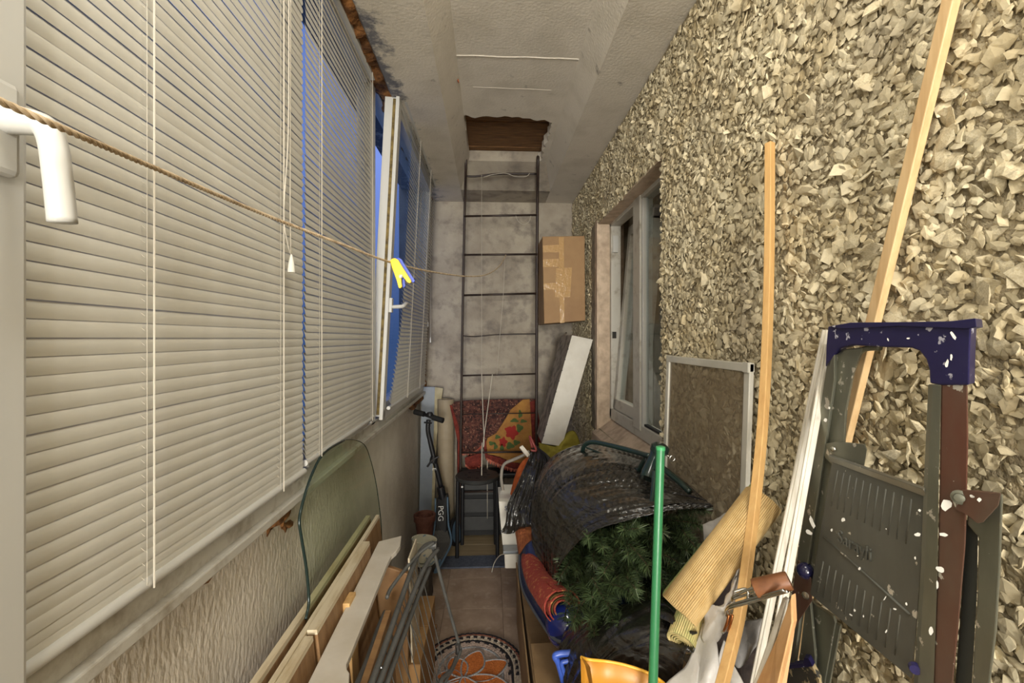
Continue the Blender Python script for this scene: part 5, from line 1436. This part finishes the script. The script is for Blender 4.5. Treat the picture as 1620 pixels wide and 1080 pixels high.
# ------------------------------------------------------------------ straw mats
M['straw'] = mat('golden_straw', (204, 174, 120), 0.8, col2=(190, 158, 102), nscale=60, lo=0.4, hi=0.65, island=0.10)
sb, se = P(1074, 966, Y=0.86), P(1207, 790, X=0.56)
def straw_roll(name, a, b, r, m, lbl, cat='mat', strands=58):
    ax = (b - a).normalized(); L = (b - a).length
    u = V((1, 0, 0)); u = (u - ax * u.dot(ax)).normalized(); w = u.cross(ax)
    e = empty(name, a, lbl, cat)
    g = G()
    for k in range(strands):
        an = 2 * PI * k / strands
        d = u * math.cos(an) + w * math.sin(an)
        g.tube([a + d * r, b + d * r], r * PI / strands * 0.98, 6)
    so = obj('straws', g, m, e, smooth=True); so['kind'] = 'stuff'
    roll_end(b - ax * 0.001, -ax, r * 0.3, r * 1.0, 4, 0.0025, 0.05, 1.0, m, 'rolled_end', e, n=160)
    roll_end(a + ax * 0.001, ax, r * 0.3, r * 1.0, 4, 0.0025, 0.05, 1.0, m, 'rolled_end', e, n=160)
    obj('inner_layer', G().tube([a + ax * 0.012, b - ax * 0.012], r * 0.94, 24), m, e, auto=50)
    return e
straw_roll('straw_mat', sb, se, 0.0355, M['straw'], 'golden rolled straw mat slanting out of the lower bag to the wall')
gm = mat('green_mat_binding', (164, 168, 104), 0.8, col2=(130, 140, 84), nscale=24)
o = obj('mat_binding', G().prism([P(1052, 938, Y=0.93), P(1048, 946, Y=0.92), P(1196, 768, X=0.59), P(1192, 765, X=0.60)], (0.004, 0.012, 0.002)), gm, bevel=0.002)
tag(o, 'green cloth binding showing along the back of the straw mat', 'mat edge')
g = G(); a2, b2 = P(1086, 1004, Y=0.86), P(1112, 962, Y=0.90)
straw_roll('straw_mat', a2 + (a2 - b2) * 0.3, b2 + V((0.02, 0.04, 0.03)), 0.026, mat('pale_straw', (206, 186, 128), 0.8, col2=(140, 150, 90), nscale=20, island=0.15), 'shorter pale straw roll with green cloth under the golden one', strands=40)

# ------------------------------------------------------------------ insect screen
alu = mat('white_alu_profile', (206, 202, 190), 0.4, col2=(190, 186, 172), nscale=6)
e = empty('insect_screen', (0.6, 1.35, 0.0), 'white framed insect screen leaning against the stone wall', 'insect screen')
tl, tr = P(1057, 563, X=0.632), P(1190, 572, X=0.632)
yl_, yr_ = tl.y, tr.y; zt_ = (tl.z + tr.z) / 2
def SP(y, z): return V((0.632 - (zt_ - z) * 0.035, y, z))
fw = 0.024
def screen_bar(n, a, b, w, d):
    return obj(n, G().bar(a, b, w, d, side=(0, 1, 0)), alu, e, bevel=0.002)
screen_bar('frame_bar', SP(yr_ + fw / 2, 0.02), SP(yr_ + fw / 2, zt_), fw, 0.012)
screen_bar('frame_bar', SP(yl_ - fw / 2, 0.02), SP(yl_ - fw / 2, zt_), fw, 0.012)
obj('frame_bar', G().bar(SP(yr_, zt_ - 0.012), SP(yl_, zt_ - 0.012), 0.014, 0.022, side=(1, 0, 0)), alu, e, bevel=0.002)
obj('frame_bar', G().bar(SP(yr_, 0.012), SP(yl_, 0.012), 0.014, 0.022, side=(1, 0, 0)), alu, e, bevel=0.002)
obj('corner_joint', G().box(SP(yr_ + 0.002, zt_ - 0.024) + V((-0.009, 0, 0)), SP(yr_ + 0.026, zt_ + 0.001)), alu, e, bevel=0.001)
obj('spline_line', G().bar(SP(yr_ + fw + 0.003, 0.03), SP(yr_ + fw + 0.003, zt_ - 0.024), 0.003, 0.008, side=(0, 1, 0)), M['greycard'], e)
nm = bpy.data.materials.new('dark_insect_net'); nm.use_nodes = True
nt = nm.node_tree; nt.nodes.clear()
out = nt.nodes.new('ShaderNodeOutputMaterial'); tr_ = nt.nodes.new('ShaderNodeBsdfTransparent'); df = nt.nodes.new('ShaderNodeBsdfDiffuse'); mxs = nt.nodes.new('ShaderNodeMixShader')
df.inputs[0].default_value = s2l((150, 134, 110)); mxs.inputs[0].default_value = 0.40
nt.links.new(tr_.outputs[0], mxs.inputs[1]); nt.links.new(df.outputs[0], mxs.inputs[2]); nt.links.new(mxs.outputs[0], out.inputs[0])
vsn = [SP(yr_ + fw, 0.02), SP(yl_ - fw, 0.02), SP(yl_ - fw, zt_ - 0.022), SP(yr_ + fw, zt_ - 0.022)]
obj('net', G().prism(vsn, (0.001, 0, 0)), nm, e)

# ------------------------------------------------------------------ battens
M['pine'] = mat('planed_pine', (204, 164, 106), 0.5, col2=(186, 144, 88), nscale=8, stretch=(8, 8, 0.5), lo=0.4, hi=0.7)
M['bare'] = mat('bare_scraped_wood', (222, 202, 160), 0.7)
bp_ = spline([P(1218, 226, X=0.640), P(1217, 400, X=0.628), P(1213, 550, X=0.60), P(1205, 690, X=0.56), P(1190, 830, X=0.51), P(1172, 960, X=0.45), P(1152, 1045, X=0.40)], 5)
last = bp_[-1]; d_ = (bp_[-1] - bp_[-4]).normalized(); bp_.append(last + d_ * (last.z / -d_.z) * 0.98)
def batten(name, pts, w, d, m, lbl, side=(0.9, 0.3, 0)):
    vs = []; n = len(pts)
    for i, p in enumerate(pts):
        t = (pts[min(i + 1, n - 1)] - pts[max(i - 1, 0)]).normalized()
        u = V(side); u = (u - t * u.dot(t)).normalized(); v = t.cross(u)
        for a, b in ((-1, -1), (1, -1), (1, 1), (-1, 1)): vs.append(p + u * a * w / 2 + v * b * d / 2)
    fs = [(i * 4 + k, i * 4 + (k + 1) % 4, i * 4 + 4 + (k + 1) % 4, i * 4 + 4 + k) for i in range(n - 1) for k in range(4)]
    fs += [(3, 2, 1, 0), ((n - 1) * 4, (n - 1) * 4 + 1, (n - 1) * 4 + 2, (n - 1) * 4 + 3)]
    o = obj(name, G().add(vs, fs), m, bevel=0.0015)
    tag(o, lbl, 'batten'); return o
bt1 = batten('pine_batten', bp_, 0.0155, 0.017, M['pine'], 'slim bowed pine batten leaning between the screen and the stepladder', side=(0.4, -0.9, 0))
def scrape(px, dy):
    a = P(*px, X=0.545 - dy)
    pts = []
    for k in range(14):
        an = 2 * PI * k / 14
        pts.append(a + V((0.002 * math.cos(an), -0.0035 * math.cos(an) * (1 + 0.3 * math.sin(5 * an)), 0.038 * math.sin(an))))
    obj('bare_patch', G().prism(pts, (-0.0008, -0.0008, 0)), M['bare'], bt1)
b0_ = P(1500, 20, X=0.643); b1_ = P(1384, 500, X=0.643)
dd = (b1_ - b0_).normalized()
top = b0_ - dd * 0.35; bot = b1_ + dd * ((b1_.z) / -dd.z) * 0.99
batten('pine_batten', [top, bot], 0.019, 0.013, mat('pale_pine_lath', (216, 184, 136), 0.55, col2=(200, 164, 116), nscale=8, stretch=(8, 8, 0.5)), 'long pale lath leaning on the stone wall behind the stepladder', side=(0, 1, 0))

# ------------------------------------------------------------------ white mouldings and tan board left of the ladder
wm = mat('white_moulding', (216, 210, 196), 0.5, col2=(196, 188, 170), nscale=20, stretch=(4, 4, 0.3))
def mould(x0, x1, X0, X1, w, d, lbl, y0=522, xx=None, m=wm, name='white_moulding'):
    a = P(x0, y0, X=X0); b = P(x1, 1080, X=X1); t = (b - a).normalized(); c = b + t * (b.z / -t.z) * 0.985
    o = obj(name, G().bar(a, c, w, d, side=(0.2, 1, 0)).bar(a + V((-0.004, 0.0, 0)), c + V((-0.004, 0, 0)), w * 0.45, d * 1.1, side=(0.2, 1, 0)), m, bevel=0.0015)
    tag(o, lbl, 'moulding'); return o
mould(1309, 1194, 0.640, 0.50, 0.011, 0.010, 'tall white moulding strip leaning beside the stepladder, left one')
mould(1313, 1217, 0.628, 0.475, 0.010, 0.010, 'tall white moulding strip leaning beside the stepladder, right one', y0=545)
o = obj('tan_board', G().prism([P(1252, 940, X=0.47), P(1254, 985, X=0.46), P(1226, 1100, X=0.42), P(1205, 1300, X=0.38), P(1180, 1300, X=0.375), P(1196, 1080, X=0.425), P(1228, 1010, X=0.45)], (0.012, 0.006, 0)), mat('tan_pine_offcut', (214, 168, 118), 0.55, col2=(196, 148, 98), nscale=8, stretch=(6, 6, 0.6)), bevel=0.002)
tag(o, 'narrow tan pine offcut between the mouldings and stepladder', 'offcut')
o = obj('white_offcut', G().prism([P(1238, 945, X=0.475), P(1244, 950, X=0.475), P(1214, 1050, X=0.44), P(1196, 1110, X=0.42), P(1180, 1300, X=0.36), P(1160, 1300, X=0.355), P(1188, 1090, X=0.42)], (0.010, 0.006, 0)), wm, bevel=0.002)
tag(o, 'pale curved wood strip just left of the tan offcut', 'offcut')

# ------------------------------------------------------------------ barbecue grill basket
e = empty('grill_basket', P(1190, 960, Y=0.80), 'steel wire grill basket with brown wooden handle', 'grill basket')
wood = mat('brown_varnished_handle', (128, 82, 50), 0.45, col2=(96, 58, 34), nscale=12, stretch=(2, 2, 2))
ha, hb2 = P(1194, 931, T=0.755), P(1249, 918, T=0.735)
obj('wood_handle', G().tube([ha, lerp(ha, hb2, 0.06), lerp(ha, hb2, 0.94), hb2], [0.0145, 0.0155, 0.0145, 0.0138], 20), wood, e, auto=50)
def wpx(l, r=0.0022, n='wire'): return obj(n, G().tube(spline([P(x, y, T=t) for x, y, t in l], 6), r, 8), stl, e, smooth=True)
wpx([(1246, 935, 0.705), (1205, 947, 0.74), (1160, 960, 0.775), (1150, 966, 0.79)])
wpx([(1196, 928, 0.76), (1175, 936, 0.775), (1160, 944, 0.785), (1158, 950, 0.79)])
wpx([(1196, 936, 0.76), (1178, 941, 0.775), (1160, 947, 0.785)])
wpx([(1240, 933, 0.708), (1200, 944, 0.745), (1155, 958, 0.785), (1148, 972, 0.80), (1156, 974, 0.80)])
wpx([(1160, 936, 0.78), (1178, 931, 0.775), (1183, 936, 0.77), (1182, 950, 0.768), (1174, 956, 0.775), (1158, 959, 0.79)])
wpx([(1152, 960, 0.79), (1156, 975, 0.795), (1148, 995, 0.81), (1143, 1000, 0.82)], 0.0028)
cop = mat('copper_hook', (170, 110, 66), 0.3, 1.0)
for dx in (0, 6): obj('hook', G().tube(spline([P(1153 + dx, 972, T=0.79), P(1150 + dx, 985, T=0.79), P(1145 + dx, 998, T=0.80)], 4), 0.0022, 8), cop, e, smooth=True)

# ------------------------------------------------------------------ white plastic sack, crumpled
sk = mat('white_plastic_sack', (206, 202, 196), 0.45, col2=(184, 180, 174), nscale=8, bump=0.6, bscale=24, bdist=0.01)
skd = mat('grey_plastic_sack', (150, 146, 142), 0.5, col2=(176, 172, 166), nscale=8, bump=0.5, bscale=24)
dk = mat('dark_brown_bark', (56, 44, 38), 0.9, col2=(34, 28, 26), nscale=20, bump=0.9, bscale=30)
S1 = [P(x, y, Y=Y) for x, y, Y in [(1110, 953, 0.86), (1135, 958, 0.84), (1155, 945, 0.83), (1166, 905, 0.85), (1180, 862, 0.90), (1168, 930, 0.84), (1150, 985, 0.82), (1128, 1020, 0.81), (1110, 1010, 0.83), (1114, 980, 0.85)]]
crumple('white_sack', S1, 0.03, sk, 'white plastic sack twisted up beside the straw mat', 'sack', 0.009, 26, seed=3, bulge=0.012)
S2 = [P(x, y, Y=Y) for x, y, Y in [(1112, 985, 0.85), (1130, 1000, 0.82), (1138, 1060, 0.79), (1150, 1130, 0.77), (1120, 1250, 0.78), (1050, 1250, 0.80), (1020, 1120, 0.83), (1055, 1078, 0.82), (1085, 1050, 0.82), (1103, 1010, 0.84)]]
crumple('white_sack', S2, 0.03, sk, 'white plastic sack spread in front of the lower black bag', 'sack', 0.012, 16, seed=13, bulge=0.02)
S3 = [P(x, y, Y=Y) for x, y, Y in [(1145, 1010, 0.82), (1155, 1040, 0.80), (1185, 1110, 0.77), (1190, 1250, 0.76), (1130, 1250, 0.78), (1128, 1090, 0.79)]]
crumple('white_sack', S3, 0.03, sk, 'pointed white sack fold in front of the pine batten', 'sack', 0.006, 16, seed=23, bulge=0.012)
S4 = [P(x, y, Y=Y) for x, y, Y in [(1165, 985, 0.92), (1190, 980, 0.90), (1208, 980, 0.88), (1204, 1005, 0.87), (1188, 1030, 0.88), (1168, 1055, 0.88), (1156, 1030, 0.90)]]
crumple('grey_sack', S4, 0.03, skd, 'grey plastic sheet between the batten and the mouldings', 'sack', 0.006, 18, seed=33, bulge=0.01)
S5 = [P(x, y, Y=Y) for x, y, Y in [(1112, 830, 1.02), (1132, 822, 1.02), (1150, 812, 1.02), (1146, 835, 1.0), (1128, 858, 1.0), (1116, 862, 1.0)]]
crumple('striped_bag', S5, 0.03, skd, 'grey and white plastic scrap behind the straw mat', 'plastic scrap', 0.008, 30, seed=43, bulge=0.01)
o = obj('dark_log', G().tube(spline([P(1150, 905, Y=0.95), P(1140, 965, Y=0.92), P(1135, 1030, Y=0.88), P(1128, 1150, Y=0.86)], 8), [0.030 + 0.004 * math.sin(i * 1.3) for i in range(25)], 14), dk, smooth=True)
tag(o, 'dark rough bark log standing behind the white sack', 'log')
o = obj('dark_log', G().tube(spline([P(1190, 1010, Y=0.98), P(1180, 1060, Y=0.95), P(1168, 1150, Y=0.9)], 8), [0.022 + 0.003 * math.sin(i * 1.7) for i in range(17)], 12), dk, smooth=True)
tag(o, 'dark rough stick behind the grey plastic sheet', 'log')

# ------------------------------------------------------------------ stepladder
def paintsp(name, col, rough, metal, c2=None, amt=0.67, sc=42, col3=(206, 200, 186)):
    return mat(name, col, rough, metal, col2=c2 or tuple(int(v * 0.75) for v in col), nscale=9, stretch=(1, 1, 0.35), lo=0.35, hi=0.7, col3=col3, n3scale=sc, lo3=amt, hi3=amt + 0.015)
M['lad'] = paintsp('weathered_grey_aluminium', (132, 132, 116), 0.42, 0.45, (98, 98, 86), 0.63)
M['ladred'] = paintsp('red_brown_rail_face', (112, 74, 60), 0.5, 0.15, (112, 100, 86), 0.63, 30)
M['ladtread'] = paintsp('scuffed_dark_tread', (104, 104, 96), 0.55, 0.2, (82, 82, 74), 0.655, 36)
M['ladblue'] = paintsp('dark_blue_plastic_cap', (42, 38, 84), 0.4, 0.0, (34, 30, 72), 0.62, 46, (200, 200, 214))
e = empty('stepladder', (0.52, 0.65, 0.0), 'folded stepladder with blue cap and paint splashes leaning on the wall', 'stepladder')
def Q(x, y, t): return P(x, y, T=t)
TL, TR = 0.775, 0.565      # ray distances of the left and right rails
def tt(x): return 1.0 / (1 / TL + (1 / TR - 1 / TL) * (x - 1325) / (1500 - 1325))
def QX(x, y, off=0.0): return P(x, y, T=tt(x) - off)
# blue cap: outline with an arched underside
cap = [(1310, 516), (1420, 512), (1536, 516), (1534, 560), (1533, 609), (1488, 609), (1471, 606), (1470, 585), (1465, 568), (1455, 555), (1442, 550), (1400, 549), (1370, 547), (1345, 546), (1328, 551), (1319, 562), (1313, 580), (1306, 580), (1307, 545)]
obj('top_cap', G().prism([QX(x, y) for x, y in cap], (0.030, 0.020, 0)), M['ladblue'], e, bevel=0.002)
lip = [(1312, 516), (1345, 510), (1440, 509), (1500, 508), (1520, 506), (1543, 503), (1545, 517), (1530, 520), (1420, 516), (1330, 520)]
obj('cap_lip', G().prism([QX(x, y, 0.004) for x, y in lip], (0.040, 0.028, 0)), M['ladblue'], e, bevel=0.001)
# stiles: front stiles as open channels
def hexapx(name, q, m, th, par=None, off=0.0, bev=0.002):
    return obj(name, G().prism([QX(x, y, off) for x, y in q], th), m, par or e, bevel=bev)
lf = hexapx('front_stile', [(1308, 574), (1320, 560), (1320, 600), (1300, 740), (1268, 960), (1252, 1080), (1238, 1240), (1222, 1240), (1236, 1080), (1252, 940), (1290, 690)], M['lad'], (0.012, 0.006, 0))
hexapx('stile_web', [(1320, 562), (1336, 552), (1366, 549), (1350, 590), (1338, 650), (1335, 700), (1318, 735), (1297, 850), (1281, 945), (1290, 1040), (1280, 1240), (1250, 1240), (1262, 1060), (1300, 740)], M['lad'], (0.010, 0.008, 0), off=-0.012)
obj('curved_tube', G().tube(spline([QX(x, y, -0.02) for x, y in [(1392, 550), (1368, 552), (1352, 566), (1344, 590), (1337, 640), (1331, 700)]], 6), 0.0045, 10), M['lad'], e, smooth=True)
hexapx('front_stile', [(1475, 608), (1490, 608), (1486, 760), (1484, 900), (1478, 1080), (1474, 1240), (1446, 1240), (1452, 1080), (1463, 900), (1468, 760)], M['lad'], (0.004, 0.010, 0))
hexapx('stile_face', [(1489, 607), (1531, 608), (1532, 700), (1528, 860), (1516, 1000), (1508, 1080), (1500, 1240), (1470, 1240), (1476, 1080), (1484, 900), (1487, 760)], M['ladred'], (0.008, 0.008, 0), off=-0.002)
# rear legs
hexapx('rear_leg', [(1530, 776), (1586, 782), (1582, 900), (1576, 1000), (1566, 1080), (1556, 1240), (1528, 1240), (1538, 1080), (1546, 940), (1548, 850), (1530, 830)], M['lad'], (0.006, 0.004, 0), off=-0.006)
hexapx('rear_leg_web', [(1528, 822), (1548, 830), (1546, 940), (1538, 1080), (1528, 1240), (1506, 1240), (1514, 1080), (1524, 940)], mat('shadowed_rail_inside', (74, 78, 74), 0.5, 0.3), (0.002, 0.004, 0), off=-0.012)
hexapx('rear_leg', [(1283, 948), (1292, 958), (1318, 975), (1322, 985), (1305, 1080), (1290, 1240), (1262, 1240), (1272, 1060)], M['lad'], (0.008, 0.006, 0), off=-0.035)
hexapx('rear_leg', [(1322, 985), (1330, 990), (1313, 1080), (1300, 1240), (1290, 1240), (1305, 1080)], M['lad'], (0.008, 0.006, 0), off=-0.040)
# hinge brackets
hexapx('hinge_bracket', [(1507, 792), (1512, 780), (1524, 775), (1540, 776), (1584, 780), (1580, 800), (1556, 826), (1546, 828), (1530, 815), (1512, 806)], M['ladred'], (0.003, 0.003, 0), off=0.006, bev=0.001)
rv = QX(1519, 787, 0.008)
obj('rivet', G().lathe(rv + V((0.002, 0.002, 0)), [(0.0085, 0), (0.0085, 0.002), (0.0055, 0.003), (0.005, 0.006), (0.002, 0.007)], 16, axis=(-0.8, -0.6, 0)), M['lad'], e, auto=40)
hexapx('hinge_bracket', [(1301, 712), (1306, 702), (1322, 699), (1368, 703), (1371, 712), (1366, 742), (1322, 728), (1316, 735), (1305, 724)], M['lad'], (0.006, 0.006, 0), off=-0.003, bev=0.001)
rv = QX(1318, 710, 0.0)
obj('rivet', G().lathe(rv, [(0.004, 0), (0.004, 0.002), (0.002, 0.003)], 12, axis=(-0.8, -0.6, 0)), stl, e, auto=40)
# folded platform with ribs and embossing
tr4 = [QX(1316, 728), QX(1467, 783, -0.006), QX(1442, 1075, -0.004), QX(1281, 940, 0.004)]
plat = obj('platform', G().prism(tr4, (0.012, 0.010, 0)), M['ladtread'], e, bevel=0.002)
obj('platform_edge', G().bar(QX(1314, 724), QX(1467, 779, -0.004), 0.012, 0.006, side=(0, 1, 0.2)), paintsp('worn_bright_edge', (150, 148, 138), 0.35, 0.6, (110, 110, 100)), plat, bevel=0.001)
def tp_(u, v, off=0.002):
    a = lerp(tr4[0], tr4[1], u); b = lerp(tr4[3], tr4[2], u); p = lerp(a, b, v)
    return p + V((-0.8, -0.6, 0.0)) * off
for row in ((0.05, 0.30), (0.70, 0.94)):
    for k in range(11):
        u = 0.10 + 0.078 * k
        obj('rib', G().tube([tp_(u, row[0], -0.0013), tp_(u - 0.01, row[1], -0.0013)], 0.0019, 6), M['ladtread'], plat, smooth=True)
rgt = (tr4[1] - tr4[0]).normalized(); upv = (tr4[0] - tr4[3]).normalized()
text_obj('embossing', 'Sarayli', 0.030, tp_(0.40, 0.47, 0.0018), (rgt + (tr4[2] - tr4[3]).normalized()), upv, M['ladtread'], plat, 0.0012)
obj('platform_seam', G().tube([tp_(0.06, 0.53, 0.0006), tp_(0.95, 0.66, 0.0006)], 0.0018, 6), M['ladtread'], plat, smooth=True)
knob = QX(1273, 905, 0.010)
obj('lock_knob', G().lathe(knob + V((0.006, 0.005, 0)), [(0.016, 0.0), (0.0155, 0.004), (0.012, 0.010), (0.006, 0.014), (0.0005, 0.015)], 24, axis=(-0.7, -0.7, 0.1)), mat('dark_blue_glossy_knob', (30, 30, 62), 0.12, coat=0.6), e, smooth=True)
rv = QX(1275, 941, 0.006)
obj('rivet', G().lathe(rv, [(0.007, 0), (0.007, 0.003), (0.004, 0.004)], 14, axis=(-0.8, -0.6, 0)), stl, e, auto=40)
hexapx('side_plate', [(1262, 885), (1283, 915), (1285, 950), (1262, 985), (1247, 1010), (1254, 930)], M['ladred'], (0.003, 0.003, 0), off=0.003, bev=0.001)
# lower tread with its blue end shoe
hexapx('end_shoe', [(1221, 1046), (1228, 1044), (1240, 1053), (1270, 1049), (1272, 1040), (1279, 1041), (1286, 1054), (1248, 1058), (1238, 1066), (1236, 1080), (1228, 1068)], M['ladblue'], (0.012, 0.010, 0), off=0.012, bev=0.001)
hexapx('lower_tread', [(1238, 1064), (1250, 1057), (1285, 1054), (1296, 1075), (1300, 1100), (1320, 1160), (1260, 1160), (1240, 1090)], paintsp('paint_caked_tread', (88, 86, 78), 0.7, 0.2, (64, 62, 56), 0.50, 20, (204, 184, 142)), (0.012, 0.010, 0), off=0.010, bev=0.001)
obj('end_shoe', G().lathe(QX(1448, 1056, 0.0), [(0.008, 0), (0.006, 0.006)], 12, axis=(-0.7, -0.7, 0)), M['ladblue'], e)
# paint splashes: small raised drops
pw = mat('dried_white_paint', (208, 204, 194), 0.6)
rp_ = random.Random(5)
def splash(pts3, nrm=V((-0.8, -0.6, 0))):
    for c, a, b, rot in pts3:
        up_ = V((0, 0, 1)); sd = nrm.cross(up_).normalized(); n_ = nrm.normalized()
        o_ = []
        for k in range(10):
            an = 2 * PI * k / 10; r = 1 + 0.25 * rp_.uniform(-1, 1)
            x = a * math.cos(an) * r; y = b * math.sin(an) * r
            o_.append(c + sd * (x * math.cos(rot) - y * math.sin(rot)) + up_ * (x * math.sin(rot) + y * math.cos(rot)))
        yield G().prism(o_, n_ * 0.0008)
sp_list = []
for x, y, a, b, r in [(1334, 822, 3.5, 4.5, 0.3), (1360, 899, 2.2, 4.5, 0.2), (1455, 807, 3, 3, 0), (1452, 845, 6, 3.5, -0.5), (1316, 838, 2, 4, 0.2), (1400, 946, 1.2, 6, 0.4), (1416, 963, 3, 2, 0), (1434, 955, 2, 3, 0), (1448, 882, 1.5, 3.5, 0), (1402, 836, 1.2, 1.2, 0), (1357, 879, 1.2, 1.4, 0), (1352, 965, 2, 3, 0), (1346, 972, 3, 1.5, 0.3), (1366, 974, 1.2, 3, 0), (1402, 998, 1.5, 4, 0.3)]:
    d = tt(x) / FPX; sp_list.append((QX(x, y, 0.0075), a * d * 0.62, b * d * 0.68, r))
for k, gg in enumerate(splash(sp_list)): obj('paint_splash', gg, pw, e)
sp_list = []
for x, y, a, b, r in [(1497, 798, 9, 13, 0.3), (1492, 845, 8, 4, -0.2), (1487, 900, 7, 6, 0), (1483, 925, 2, 9, 0), (1473, 998, 4, 10, 0), (1538, 785, 5, 3.5, 0.2), (1549, 790, 4, 5, 0.2), (1285, 826, 5, 14, -0.35), (1280, 842, 7, 5, 0.4), (1250, 932, 2, 4, 0), (1508, 530, 3, 10, -0.4), (1498, 575, 3, 9, 0.2), (1505, 565, 2, 8, 0), (1437, 535, 3, 2, 0), (1405, 537, 1.5, 4, -0.3), (1306, 664, 3, 5, 0.3), (1312, 645, 2, 3, 0)]:
    d = tt(x) / FPX; sp_list.append((QX(x, y, 0.0095), a * d * 0.62, b * d * 0.68, r))
for k, gg in enumerate(splash(sp_list)): obj('paint_splash', gg, pw, e)
